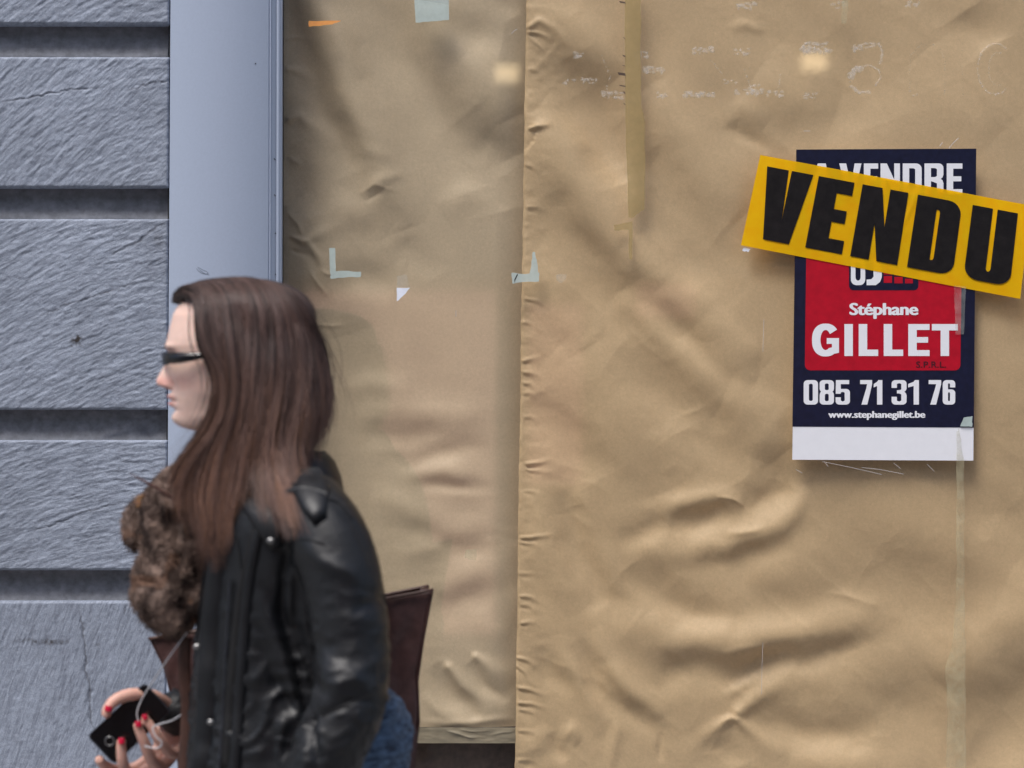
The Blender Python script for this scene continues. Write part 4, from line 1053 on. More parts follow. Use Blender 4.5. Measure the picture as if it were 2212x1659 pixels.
me = grid_mesh('head_tmp', V, close_v=True)
lat = (dy * PS); th = np.linspace(0, 2 * np.pi, 200, endpoint=False)[None, :]
frontm = (np.cos(th) > 0.3)
g = lambda y0, l0, sy, sl: np.exp(-((py - y0) / sy) ** 2 - ((np.abs(lat) - l0) / sl) ** 2) * frontm
base = np.array(srgb(230, 198, 184)[:3]); col = np.ones(py.shape + (3,)) * base
def tintmix(col, m, c): return col * (1 - m[..., None]) + np.array(c[:3]) * m[..., None]
col = tintmix(col, np.clip(0.55 * g(826, 10, 12, 18) + 0.3 * g(824, 58, 20, 26), 0, 1), srgb(226, 150, 140))
col = tintmix(col, np.clip(1.2 * g(858, 0, 4.5, 19) + 1.2 * g(873, 0, 5.5, 18), 0, .85), srgb(190, 104, 104))
col = tintmix(col, np.clip(1.3 * g(865.5, 0, 1.8, 27), 0, .9), srgb(96, 44, 46))
col = tintmix(col, np.clip(1.3 * g(838.5, 9, 3.0, 5), 0, .9), srgb(110, 40, 34))
col = tintmix(col, np.clip(0.35 * g(774, 32, 14, 20), 0, .5), srgb(190, 140, 130))
hv = get_co(me); hf = [tuple(p.vertices) for p in me.polygons]; hcol = col.reshape(-1, 3); bpy.data.meshes.remove(me)

# right hand holding the phone, forearm hidden in the sleeve
def finger(pts, r): return tube_px(pts, [k / 1000 for k in r], 22, 12)
hand_geo = [
 finger([(415, 1552, .135), (370, 1530, .120), (330, 1504, .092), (285, 1500, .074), (250, 1512, .062), (232, 1532, .055), (229, 1546, .054)], [13, 12.5, 11.5, 10, 10.2, 9.5, 7.5]),      # thumb
 finger([(400, 1575, .145), (352, 1610, .142), (300, 1655, .138), (256, 1664, .122), (224, 1652, .098), (214, 1640, .082)], [13, 11.5, 10, 9.8, 9, 7.5]),       # index
 finger([(405, 1585, .145), (362, 1618, .142), (315, 1668, .128), (283, 1680, .095), (266, 1650, .066), (262, 1618, .058), (262, 1600, .056)], [13, 11.5, 10.2, 10.2, 9.6, 8.8, 7.4]),   # middle
 finger([(412, 1590, .140), (380, 1622, .135), (350, 1655, .112), (328, 1642, .078), (312, 1604, .060), (300, 1575, .054), (297, 1563, .053)], [12.5, 11, 10, 10, 9.4, 8.4, 7.2]),   # ring
 finger([(420, 1590, .132), (396, 1615, .120), (372, 1628, .092), (348, 1604, .068), (328, 1572, .060), (316, 1556, .058), (312, 1548, .057)], [11.5, 10, 9, 8.8, 8.2, 7.4, 6.4]),  # little
 tube_px([(345, 1600, .140), (375, 1590, .142), (410, 1575, .142), (450, 1562, .140), (500, 1555, .140)], [(.011, .022), (.014, .030), (.016, .031), (.019, .024), (.022, .026)], 20, 20),
]
hand = fused('hand_tmp', hand_geo, 0.0016, 3)
# left hand, hanging below the frame
lh = [tube_px([(640, 1760, -.215), (620, 1820, -.215), (612, 1860, -.213)], [(.024, .018), (.016, .036), (.013, .036)], 12, 18)]
for k, (dx, ln) in enumerate(((-26, 92), (-9, 104), (9, 98), (26, 78))):
    lh.append(finger([(612 + dx, 1860, -.213), (606 + dx, 1860 + ln * .5, -.208), (612 + dx, 1860 + ln, -.196)], [9, 8.5, 7]))
lh.append(finger([(600, 1800, -.213), (574, 1850, -.205), (572, 1900, -.200)], [12, 10.5, 8]))
lhand = fused('lhand_tmp', lh, 0.003, 3)
V_all = [hv]; F_all = list(hf); C_all = [hcol]; b0 = len(hv)
for m_ in (hand, lhand):
    c_ = get_co(m_); V_all.append(c_); F_all += [tuple(i + b0 for i in p.vertices) for p in m_.polygons]; b0 += len(c_)
    n_ = vnoise3(c_ * 90, 3)[:, None] * .06
    C_all.append(np.clip(np.array(srgb(214, 168, 152)[:3]) * (1 + n_), 0, 1)); bpy.data.meshes.remove(m_)
me = bpy.data.meshes.new('body'); Vb = np.vstack(V_all)
me.from_pydata(Vb.tolist(), [], F_all); me.update(); vcol(me, np.vstack(C_all))
under(person, link('body', me, M_skin, smooth=True))

# nails
def nail(cx, cy, dy, w, h, ang):
    a = math.radians(ang); vs = []; fs = []
    n_ = 7
    for i in range(n_):
        for j in range(n_):
            u, v = (j / (n_ - 1) - .5) * 2, (i / (n_ - 1) - .5) * 2
            k = math.sqrt(max(0, 1 - .35 * v * v)); bul = -0.0032 * (1 - .8 * u * u)
            x, y = u * w * k / 2, v * h / 2
            vs.append(Pv(cx + x * math.cos(a) - y * math.sin(a), cy + x * math.sin(a) + y * math.cos(a), dy + bul))
    for i in range(n_ - 1):
        for j in range(n_ - 1): q = i * n_ + j; fs.append((q, q + n_, q + n_ + 1, q + 1))
    me = mesh('fingernail', vs, fs); m2 = bmesh.new(); m2.from_mesh(me)
    bmesh.ops.solidify(m2, geom=m2.faces[:], thickness=0.0008); m2.to_mesh(me); m2.free()
    return under(person, link('fingernail', me, M_nail, smooth=True))
nail(234, 1531, .0465, 17, 13, 12); nail(262.5, 1601, .0490, 15, 14, 0); nail(299, 1564, .0465, 15, 14, -8); nail(313, 1549, .0515, 13, 12, -14)

# eyes behind the lenses and eyebrows
def ball(name, cx, cy, dy, r, mat, sx=1, sy=1, sz=1):
    bm = bmesh.new(); bmesh.ops.create_uvsphere(bm, u_segments=20, v_segments=14, radius=r)
    for v in bm.verts: v.co = (v.co.x * sx, v.co.y * sy, v.co.z * sz)
    me = bpy.data.meshes.new(name); bm.to_mesh(me); bm.free()
    o = link(name, me, mat, smooth=True); o.location = Pv(cx, cy, dy); return o
M_eye = simple('eye_white', srgb(225, 222, 218), 0.15)
for sgn in (-1, 1): under(person, ball('eye', 386, 772, sgn * 33 / PS, 0.0115, M_eye))
def strands_mesh(name, paths, rad, cols, mat, sides=3, taper=True):
    """paths (N, K, 3), cols (N, K, 3)"""
    N_, K_, _ = paths.shape
    T = np.gradient(paths, axis=1); T /= np.linalg.norm(T, axis=2)[..., None] + 1e-9
    ref = np.array([0.1, 1.0, 0.05]); A = np.cross(T, ref); A /= np.linalg.norm(A, axis=2)[..., None] + 1e-9; B = np.cross(T, A)
    tp = np.ones(K_) if not taper else np.interp(np.linspace(0, 1, K_), [0, .1, .7, 1], [.7, 1, .9, .15])
    rad = np.broadcast_to(np.asarray(rad, float).reshape(-1, 1) if np.ndim(rad) else np.full((1, 1), rad), (N_, 1)) * tp[None, :]
    th_ = np.arange(sides) * 2 * np.pi / sides
    V = paths[:, :, None, :] + rad[:, :, None, None] * (A[:, :, None, :] * np.cos(th_)[None, None, :, None] + B[:, :, None, :] * np.sin(th_)[None, None, :, None])
    idx = np.arange(N_ * K_ * sides).reshape(N_, K_, sides); nx = np.roll(idx, -1, 2)
    q = np.stack([idx[:, :-1], nx[:, :-1], nx[:, 1:], idx[:, 1:]], -1).reshape(-1, 4)
    me = bpy.data.meshes.new(name); me.vertices.add(V.size // 3); me.vertices.foreach_set('co', V.reshape(-1).astype(np.float32))
    me.loops.add(q.size); me.loops.foreach_set('vertex_index', q.reshape(-1).astype(np.int32)); me.polygons.add(len(q))
    me.polygons.foreach_set('loop_start', np.arange(0, q.size, 4, dtype=np.int32)); me.polygons.foreach_set('loop_total', np.full(len(q), 4, dtype=np.int32))
    me.update(calc_edges=True); vcol(me, np.repeat(cols.reshape(-1, 3), sides, 0))
    return link(name, me, mat, smooth=True)
for sgn in (-1, 1):
    pth, cc = [], []
    for k in range(90):
        u = rng.uniform(0, 1); x0 = 356 + 34 * u; y0 = 747 - 5 * math.sin(u * 2.6) + rng.uniform(-2, 2)
        l0 = sgn * (18 + 46 * u) / PS; a = np.array([x0 + 2 - 4 * (1 - u), y0, l0]); b = a + np.array([9, -3, sgn * 4 / PS])
        pth.append(Pv(*np.linspace(a, b, 4).T)); cc.append(np.ones((4, 3)) * np.array(srgb(92, 62, 56)[:3]))
    under(person, strands_mesh('eyebrow', np.array(pth), 0.0006, np.array(cc), M_hair))

# ---- sunglasses
def band(name, pts, hts, offs, thick, mat, parent):
    """pts (px, dy m) in plan, with top and bottom py per point"""
    K = 50
    p = catmull([(a, b * PS, 0) for a, b in pts], K); tt = np.linspace(0, 1, K)
    s_ = np.linspace(0, 1, len(hts)); top = np.interp(tt, s_, [h[0] for h in hts]); bot = np.interp(tt, s_, [h[1] for h in hts])
    V = np.zeros((K, 4, 3)); nrm = np.gradient(p[:, :2], axis=0); nrm = np.stack([nrm[:, 1], -nrm[:, 0]], 1); nrm /= np.linalg.norm(nrm, axis=1)[:, None]
    for j, (yy, o_) in enumerate(((top, 1), (bot, 1), (bot, -1), (top, -1))):
        V[:, j] = Pv(p[:, 0] + nrm[:, 0] * o_ * thick * PS / 2, yy, (p[:, 1] + nrm[:, 1] * o_ * thick * PS / 2) / PS)
    me = grid_mesh(name, V, close_v=True); return under(parent, link(name, me, mat))
gls = empty('sunglasses', Pv(370, 772, 0)); gls.parent = person; gls.location = Vector(gls.location) - Vector(person.location)
def band_g(name, *a):
    o = band(name, *a, person); o.location = Vector(o.location) - (Vector(gls.location)); o.parent = gls; return o
for sgn in (-1, 1):
    band_g('lens', [(352, sgn * 8 / PS), (352, sgn * 34 / PS), (358, sgn * 58 / PS), (368, sgn * 76 / PS)], [(763, 784), (760, 789), (761, 789), (761, 786)], None, 0.0024, M_shade)
    band_g('temple_arm', [(366, sgn * 75 / PS), (384, sgn * 92 / PS), (412, sgn * 102 / PS), (440, sgn * 107 / PS), (478, sgn * 107 / PS)], [(761, 786), (761, 785), (761, 780), (762, 773), (763, 769)], None, 0.003, M_shade)
band_g('bridge', [(353, -9 / PS), (350, 0), (353, 9 / PS)], [(767, 773), (766, 771), (767, 773)], None, 0.003, M_shade)

# ---- jacket: torso and two sleeves fused, then creased
tor = [(1035, 560, 690, 70), (1052, 520, 715, 120), (1075, 480, 738, 185), (1100, 462, 755, 215), (1150, 448, 775, 222), (1220, 436, 792, 215), (1300, 428, 800, 208), (1400, 420, 800, 200), (1500, 414, 800, 196), (1600, 406, 812, 204), (1700, 400, 826, 212)]
ysj = np.arange(1035, 1701, 12.0); rj = spline_rows(tor, ysj); rj = np.hstack([rj, np.zeros((len(rj), 1))])
pxj, pyj, dyj = loft(rj, 48, 0.9); Vj = Pv(pxj, pyj, dyj)
n_, m_ = Vj.shape[:2]; vs = list(Vj.reshape(-1, 3)); fs = []
for i in range(n_ - 1):
    for j in range(m_): fs.append((i * m_ + j, (i + 1) * m_ + j, (i + 1) * m_ + (j + 1) % m_, i * m_ + (j + 1) % m_))
vs += [Vj[0].mean(0), Vj[-1].mean(0)]
for j in range(m_): fs.append((n_ * m_, j, (j + 1) % m_)); fs.append((n_ * m_ + 1, (n_ - 1) * m_ + (j + 1) % m_, (n_ - 1) * m_ + j))
sleeve_near = tube_px([(660, 1092, -.105), (700, 1150, -.150), (736, 1240, -.170), (755, 1350, -.182), (760, 1450, -.190), (744, 1540, -.203), (700, 1640, -.215), (655, 1745, -.218)],
                      [.058, .062, .059, .057, .057, .056, .050, .044], 40, 28)
sleeve_far = tube_px([(640, 1100, .115), (690, 1170, .165), (715, 1300, .175), (700, 1430, .165), (620, 1520, .145), (520, 1545, .140), (425, 1545, .140), (362, 1532, .138)],
                     [.058, .062, .058, .054, .052, .046, .040, .036], 40, 24)
jk = fused('jacket', [(vs, fs), sleeve_near, sleeve_far], 0.0052, 3)
co = get_co(jk); no = get_no(jk); jx, jy = to_px(co)
q = co * np.array([1, 1, 1.])
def ridged(p, s): return 1 - np.abs(vnoise3(p, s)) * 2
w1 = ridged(q * np.array([13, 13, 26]) + 1.3 * vnoise3(q * 9, 2)[:, None], 4); w2 = ridged(q * np.array([30, 30, 66]) + 1.0 * vnoise3(q * 22, 5)[:, None], 6)
lowk = np.clip((jy - 1300) / 260, 0.12, 1.0)
disp = 0.0060 * (np.clip(w1, 0, 1) ** 2 - .3) * lowk + 0.0042 * (np.clip(w2, 0, 1) ** 3 - .2) * np.clip((jy - 1150) / 380, 0.15, 1.0)
for pts, w, a in (([(790, 1280), (840, 1292), (760, 1320)], 14, -.006), ([(660, 1180), (700, 1215), (780, 1250)], 18, .006), ([(560, 1290), (600, 1380), (640, 1500)], 13, .008), ([(590, 1280), (640, 1380), (690, 1490)], 14, -.009),
                  ([(560, 1400), (600, 1480), (650, 1560)], 12, -.008), ([(690, 1440), (740, 1470), (800, 1465)], 26, .008), ([(640, 1560), (700, 1540), (790, 1500)], 8, -.006), ([(700, 1340), (760, 1330), (830, 1345)], 14, .002),
                  ([(690, 1400), (760, 1380), (830, 1385)], 12, -.003), ([(640, 1240), (640, 1350), (665, 1430)], 12, -.008), ([(630, 1130), (612, 1240), (606, 1330), (640, 1440), (668, 1560), (690, 1660)], 9, -.014),
                  ([(712, 1075), (770, 1140), (806, 1220)], 7, -.002)):
    d, s_, tt = polydist(jx, jy, pts); disp += a * np.exp(-(d / w) ** 2) * (no[:, 1] < 0.1) * np.sin(np.pi * np.clip(tt * .94 + .03, 0, 1)) ** .6
co = co + no * disp[:, None]; set_co(jk, co)
jobj = under(person, link('jacket', jk, M_leather, smooth=True))
jbvh = BVHTree.FromPolygons([tuple(c_) for c_ in co], [tuple(p.vertices) for p in jk.polygons])
def on_jacket(px, py, lift=0.002, default=-0.1):
    o = Vector(cam.location); tgt = Vector(P(px, py, 0)); d = (tgt - o).normalized()
    hit, nn, ii, dd = jbvh.ray_cast(o, d)
    if hit is None or hit.y > D0 + .05: return default
    return hit.y - D0 - lift
def ribbon(name, pts, w, lift, mat, K=40, thick=0.002):
    p = catmull([(a, b, 0) for a, b in pts], K); tg = np.gradient(p[:, :2], axis=0); tg /= np.linalg.norm(tg, axis=1)[:, None]; nn = np.stack([-tg[:, 1], tg[:, 0]], 1)
    V = np.zeros((K, 5, 3)); ww = np.interp(np.linspace(0, 1, K), np.linspace(0, 1, len(w)), w) if np.ndim(w) else np.full(K, w)
    dys = np.array([on_jacket(a, b, lift) for a, b in p[:, :2]]); ker = np.ones(5) / 5; dys = np.convolve(np.pad(dys, 2, mode='edge'), ker, 'valid')
    for j, (u, e_) in enumerate(((-.5, .004), (-.47, 0), (0, -.0006), (.47, 0), (.5, .004))):
        V[:, j] = Pv(p[:, 0] + nn[:, 0] * ww * u, p[:, 1] + nn[:, 1] * ww * u, dys + e_)
    return under(person, link(name, grid_mesh(name, V), mat, smooth=True))
ribbon('front_placket', [(478, 1215), (466, 1320), (458, 1440), (452, 1560), (440, 1700)], [56, 60, 62, 60, 60], .006, M_leather)
ribbon('front_placket', [(572, 1100), (552, 1180), (538, 1260), (528, 1360), (520, 1480), (512, 1600), (506, 1700)], [20, 24, 26, 26, 26, 26], .004, M_leather)
M_void = simple('jacket_gap_seam_black', srgb(8, 8, 12), 0.8)
ribbon('gap_shadow_strip', [(560, 1110), (526, 1260), (508, 1400), (496, 1560), (486, 1700)], [14, 22, 26, 26], .0015, M_void)  # black strip painted as the shadow in the gap beside the placket
ribbon('zip', [(497, 1250), (488, 1400), (480, 1560), (470, 1700)], 4, .009, M_phone_rim)
for pts, w in (([(470, 1080), (500, 1120), (520, 1220), (520, 1290)], 3), ([(650, 1090), (720, 1080), (760, 1120)], 4), ([(600, 1170), (660, 1165), (700, 1175)], 3.5), ([(642, 1562), (720, 1535), (806, 1500)], 3.5)):
    ribbon('seam', pts, w, .0022, M_void)
ribbon('shoulder_tab', [(600, 1075), (650, 1062), (705, 1072)], [22, 26, 22], .005, M_leather)
# collar: a stand-up band round the neck
ck = []
for (cy, f_, b_, w_, tl) in ((992, 616, 684, 58, 0), (978, 610, 694, 64, 0), (974, 602, 704, 74, 0), (996, 592, 724, 92, 0), (1030, 575, 738, 110, 0), (1070, 545, 745, 140, 0)):
    ck.append((cy, f_, b_, w_, 0))
pxc, pyc, dyc = loft(ck, 60, 1.0); pyc = pyc + 34 * (np.cos(np.linspace(0, 2 * np.pi, 60, endpoint=False)) > -2) * np.clip(np.cos(np.linspace(0, 2 * np.pi, 60, endpoint=False)), 0, 1)[None, :]
under(person, link('collar', grid_mesh('collar', Pv(pxc, pyc, dyc), close_v=True), M_leather, smooth=True))
def lapel(name, outline, lift, seed):
    c_ = np.mean(outline, 0); vs = []; fs = []; n_ = len(outline); rr_ = (1.0, .96, .6, .25)
    for k, r_ in enumerate(rr_):
        for (a, b) in outline:
            x, y = c_[0] + (a - c_[0]) * r_, c_[1] + (b - c_[1]) * r_
            vs.append(Pv(x, y, on_jacket(x, y, lift * (0.1, .8, 1, 1)[k], -.1)))
    vs.append(Pv(c_[0], c_[1], on_jacket(c_[0], c_[1], lift)))
    for k in range(3):
        for i in range(n_): fs.append((k * n_ + i, k * n_ + (i + 1) % n_, (k + 1) * n_ + (i + 1) % n_, (k + 1) * n_ + i))
    for i in range(n_): fs.append((3 * n_ + i, 3 * n_ + (i + 1) % n_, 4 * n_))
    return under(person, link(name, mesh(name, vs, fs), M_leather, smooth=True))
lapel('lapel', [(505, 1050), (540, 1052), (590, 1080), (600, 1120), (612, 1180), (585, 1190), (556, 1150), (530, 1110), (512, 1080)], .010, 1)
lapel('collar_flap', [(640, 1010), (690, 1010), (715, 1050), (706, 1110), (676, 1132), (650, 1100), (630, 1060)], .012, 2)
for (sx, sy, r_, lf) in ((585, 1168, 8.5, .012), (426, 1397, 9, .009), (455, 1560, 8, .010), (600, 1060, 6, .01)):
    dyv = on_jacket(sx, sy, lf, -.07); o = ball('snap', sx, sy, dyv, r_ / PS, M_metal, 1, .45, .72); under(person, o)

# ---- jeans and boots
pel = []
for (cy, f_, b_, w_) in ((1475, 700, 800, 70), (1490, 670, 840, 100), (1520, 650, 868, 120), (1560, 630, 886, 130), (1600, 610, 891, 140), (1640, 590, 884, 150), (1700, 560, 868, 170), (1760, 540, 850, 190), (1800, 560, 830, 180)):
    pel.append((cy, f_, b_, w_, 0))
pp, qq, dd = loft(pel, 40, .95); Vp = Pv(pp, qq, dd); n_, m_ = Vp.shape[:2]; vs = list(Vp.reshape(-1, 3)); fs = []
for i in range(n_ - 1):
    for j in range(m_): fs.append((i * m_ + j, (i + 1) * m_ + j, (i + 1) * m_ + (j + 1) % m_, i * m_ + (j + 1) % m_))
vs += [Vp[0].mean(0), Vp[-1].mean(0)]
for j in range(m_): fs.append((n_ * m_, j, (j + 1) % m_)); fs.append((n_ * m_ + 1, (n_ - 1) * m_ + (j + 1) % m_, (n_ - 1) * m_ + j))
hx = Pv(690, 1700, 0)[0]
def world_tube(pts, r, K=24, nseg=20):
    p = catmull([(a, c_, b) for a, b, c_ in pts], K); W = p[:, [0, 2, 1]]
    return tube_geo(W, np.interp(np.linspace(0, 1, K), np.linspace(0, 1, len(r)), r), nseg)
legs = [world_tube([(hx + .01, D0 - .085, .88), (hx - .10, D0 - .085, .68), (hx - .19, D0 - .08, .47), (hx - .24, D0 - .075, .27), (hx - .27, D0 - .07, .12)], [.095, .085, .062, .055, .046]),
        world_tube([(hx + .01, D0 + .085, .88), (hx + .04, D0 + .085, .68), (hx + .08, D0 + .08, .47), (hx + .20, D0 + .075, .30), (hx + .30, D0 + .07, .17)], [.095, .085, .062, .055, .046])]
jm = fused('jeans', [(vs, fs)] + legs, 0.008, 4)
co2 = get_co(jm); no2 = get_no(jm); d2 = 0.0035 * ridged(co2 * np.array([18, 18, 44]) + 1.2 * vnoise3(co2 * 14, 8)[:, None], 9) + .003 * ridged(co2 * np.array([30, 30, 90]), 12)
set_co(jm, co2 + no2 * d2[:, None]); under(person, link('jeans', jm, M_denim, smooth=True))
for (ax, az, dd_, tilt) in ((hx - .27, .12, -.07, 0.0), (hx + .30, .17, .07, -0.5)):
    L = np.array([(0, 0.05), (0, -.02), (-.02, -.06), (-.08, -.075), (-.15, -.085)]); ca, sa = math.cos(tilt), math.sin(tilt)
    W = np.array([(ax + ca * a - sa * b, D0 + dd_, az + sa * a + ca * b) for a, b in L])
    W = np.array([np.array([np.interp(k, range(5), W[:, i]) for i in range(3)]) for k in np.linspace(0, 4, 18)])
    bmb = fused('boot', [tube_geo(W, np.interp(np.linspace(0, 1, 18), [0, .4, .7, 1], [.05, .047, .042, .034]), 16)], 0.006, 3)
    c_ = get_co(bmb); 
    if tilt == 0: c_[:, 2] = np.maximum(c_[:, 2], 0.003)
    set_co(bmb, c_); under(person, link('boot', bmb, M_sole, smooth=True))

# ---- scarf
def blob(cx, cy, dy, r, sx=1, sy=1, sz=1):
    bm = bmesh.new(); bmesh.ops.create_icosphere(bm, subdivisions=2, radius=r / PS); c_ = Pv(cx, cy, dy)
    v = [(v.co.x * sx + c_[0], v.co.y * sy + c_[1], v.co.z * sz + c_[2]) for v in bm.verts]; f = [tuple(q.index for q in p.verts) for p in bm.faces]; bm.free(); return v, f
sb = [tube_px([(470, 1030, -.01), (400, 1060, -.015), (356, 1110, -.01), (352, 1180, -.01), (346, 1250, -.01), (352, 1305, -.01), (392, 1345, -.01)], [.042, .042, .038, .034, .037, .038, .025], 30, 24),
      tube_px([(420, 1050, .02), (400, 1140, .01), (400, 1240, .01), (410, 1320, .01)], [.050, .048, .044, .034], 20, 20), tube_px([(330, 1085, .03), (300, 1120, .03), (292, 1175, .03)], [.022, .020, .014], 12, 14),
      blob(316, 1285, 0, 32), blob(520, 1050, 0, 80, 1.2, 1.2, .7), blob(590, 1030, 0, 60, 1.2, 1.4, .7)]
sm_ = fused('scarf', sb, 0.004, 3)
c3 = get_co(sm_); n3 = get_no(sm_)
k1 = vnoise3(c3 * 38 + .8 * vnoise3(c3 * 20, 3)[:, None], 21); k2 = ridged(c3 * 75, 22)
set_co(sm_, c3 + n3 * (0.0025 * k1 + 0.0022 * k2 + 0.0055 * ridged(c3 * np.array([34, 34, 15]) + .9 * vnoise3(c3 * 18, 8)[:, None], 44))[:, None]); sm_.update()
c3 = get_co(sm_); n3 = get_no(sm_)
mixv = np.clip(.5 + .9 * vnoise3(c3 * 55, 31) + .3 * vnoise3(c3 * 160, 33), 0, 1)[:, None]
sc1, sc2, sc3 = (np.array(srgb(*k)[:3]) for k in ((66, 52, 47), (146, 124, 112), (146, 110, 88)))
scol = sc1 * (1 - mixv) + sc2 * mixv; om = (vnoise3(c3 * 30, 40) > .55)[:, None]; scol = np.where(om, scol * .5 + sc3 * .5, scol)
vcol(sm_, scol)
t = NT('bulky_scarf_yarn'); an = t.new('ShaderNodeAttribute'); an.attribute_name = 'tint'; t.set(base_color=an.outputs['Color'], roughness=0.9)
t.bump(t.noise(260, 4, .7, t.co()), .8, .003); M_yarn = t.m
under(person, link('scarf', sm_, M_yarn, smooth=True))
sel = np.where((n3[:, 1] < 0.35))[0]; pick = rng.choice(sel, 13000)
K_ = 6; base_p = c3[pick]; dirn = n3[pick] * .35 + rng.normal(0, .55, (len(pick), 3)) + np.array([-.15, 0, -.75]); dirn /= np.linalg.norm(dirn, axis=1)[:, None]
ln = rng.uniform(.003, .007, (len(pick), 1)); s_ = np.linspace(0, 1, K_)
curl = rng.normal(0, .35, (len(pick), 3))
pth = base_p[:, None, :] - n3[pick][:, None, :] * .002 + dirn[:, None, :] * (ln * s_[None, :])[..., None] + curl[:, None, :] * (ln * s_[None, :] ** 2)[..., None] + n3[pick][:, None, :] * (0.004 * np.sin(np.pi * s_))[None, :, None]
under(person, strands_mesh('scarf_yarn', pth, rng.uniform(.0003, .0007, len(pick)), np.repeat(scol[pick][:, None, :] * rng.uniform(.7, 1.35, (len(pick), 1, 1)), K_, 1), M_yarn))
# stiff quill and loose fringe at the collar of the scarf
def one(name, pts, r, colr, mat=None):
    p = catmull(pts, 14); W = Pv(p[:, 0], p[:, 1], p[:, 2])
    return under(person, strands_mesh(name, W[None], r, np.ones((1, 14, 3)) * np.array(colr[:3]), mat or M_yarn, 6))
one('scarf_quill', [(378, 1078, -.06), (334, 1052, -.055), (305, 1036, -.05), (280, 1023, -.045)], .0024, srgb(72, 44, 40))
for k in range(26):
    y0 = 1072 + k * .9; one('scarf_fringe', [(360 + rng.uniform(-8, 8), y0 + rng.uniform(-5, 5), -.03), (325, y0 + rng.uniform(-4, 3), -.03), (285 + rng.uniform(0, 20), y0 + rng.uniform(-6, 6), -.03)], .0012, srgb(168 + rng.integers(-20, 10), 118, 76))

# ---- hair
cap_rows = [(599, 500, 545, 20), (602, 460, 590, 44), (608, 428, 618, 62), (618, 405, 644, 78), (632, 391, 664, 92), (650, 384, 680, 104), (662, 400, 688, 110), (700, 436, 700, 116), (740, 452, 706, 118), (780, 476, 708, 118), (830, 486, 708, 116),
            (880, 476, 704, 112), (930, 470, 690, 106), (980, 440, 670, 100), (1020, 430, 650, 90), (1060, 440, 620, 60)]
rc = spline_rows(cap_rows, np.concatenate([np.arange(601, 640, 3.), np.arange(640, 1061, 8.)])); rc[:, 3] -= 5; rc[:, 2] -= 7 + 10 * np.clip((rc[:, 0] - 660) / 60, 0, 1); rc = np.hstack([rc, np.zeros((len(rc), 1))])
pc, qc, dc = loft(rc, 64, .95)
under(person, link('hair_underlayer', grid_mesh('hair_underlayer', Pv(pc, qc + 2, dc), close_v=True), M_haircap, smooth=True))
# guide strands of the near side: (px, py, metres towards the viewer)
Gd = [
 [(384, 657, .008), (392, 640, .030), (410, 638, .052), (424, 662, .070), (428, 705, .080), (441, 755, .088), (466, 805, .092), (472, 850, .094), (460, 905, .095), (428, 960, .096), (398, 1030, .098), (386, 1110, .10)],
 [(376, 652, .000), (384, 626, .022), (412, 616, .045), (438, 640, .068), (440, 690, .082), (452, 745, .090), (474, 800, .093), (478, 860, .095), (456, 925, .096), (410, 985, .097), (380, 1050, .098), (372, 1110, .10)],
 [(398, 628, .000), (430, 608, .024), (458, 625, .050), (470, 680, .078), (480, 750, .090), (494, 830, .095), (484, 910, .098), (456, 980, .100), (430, 1050, .105), (428, 1120, .11), (445, 1190, .11)],
 [(420, 612, .000), (458, 604, .022), (495, 630, .050), (508, 700, .080), (510, 790, .095), (505, 880, .100), (480, 960, .103), (462, 1050, .11), (462, 1150, .12), (474, 1240, .12)],
 [(450, 604, .000), (500, 604, .024), (530, 650, .058), (540, 730, .086), (535, 830, .100), (520, 920, .104), (502, 1000, .106), (490, 1100, .12), (484, 1180, .125), (480, 1246, .125)],
 [(480, 600, .000), (530, 606, .024), (560, 660, .060), (568, 750, .088), (560, 850, .102), (545, 940, .107), (530, 1010, .11), (520, 1080, .125), (508, 1150, .13), (500, 1210, .13)],
 [(505, 598, .000), (560, 610, .026), (592, 670, .060), (602, 760, .088), (595, 860, .102), (582, 940, .108), (582, 1010, .115), (598, 1080, .14), (622, 1140, .15), (640, 1186, .15)],
 [(530, 598, .000), (585, 616, .024), (625, 680, .056), (640, 770, .082), (630, 870, .098), (612, 950, .105), (606, 1020, .12), (622, 1090, .145), (642, 1150, .155)],
 [(540, 600, .000), (600, 622, .022), (645, 690, .050), (662, 780, .072), (658, 870, .088), (645, 940, .092), (640, 990, .09), (650, 1030, .09)],
 [(545, 601, .000), (618, 632, .018), (668, 704, .038), (688, 790, .054), (684, 870, .066), (672, 930, .070), (662, 980, .07), (662, 1010, .07)],
 [(550, 602, .000), (630, 640, .010), (682, 715, .020), (701, 800, .026), (700, 880, .038), (690, 935, .044), (680, 980, .05)],
 [(552, 603, .000), (636, 644, -.004), (688, 720, -.006), (706, 805, -.006), (706, 885, -.003), (696, 945, .0), (686, 985, .01)],
]
K_ = 30
GR = []
for gk in Gd:
    p = catmull([(a, b, -c_) for a, b, c_ in gk], K_)
    for i in range(K_):
        if p[i, 1] > 985:
            lim = on_jacket(p[i, 0], p[i, 1], .012, 0); p[i, 2] = min(p[i, 2], lim) if p[i, 1] > 1020 else p[i, 2]
    p[:, 0] -= 11 * np.clip((p[:, 0] - 610) / 80, 0, 1)
    z_ = p[:, 2].copy(); z_ = np.convolve(np.pad(z_, 2, mode='edge'), np.ones(5) / 5, 'valid'); p[:, 2] = np.where(np.arange(K_) < 4, p[:, 2], z_); GR.append(p)
GR = np.array(GR)
def cap_lat(px, py):
    f_, b_, w_ = (np.interp(py, rc[:, 0] + 2, rc[:, i]) for i in (1, 2, 3)); c_, a_ = (f_ + b_) / 2, (b_ - f_) / 2
    return np.where(py < 598, 0, w_ * np.sqrt(np.clip(1 - ((px - c_) / a_) ** 2, 0, 1)))
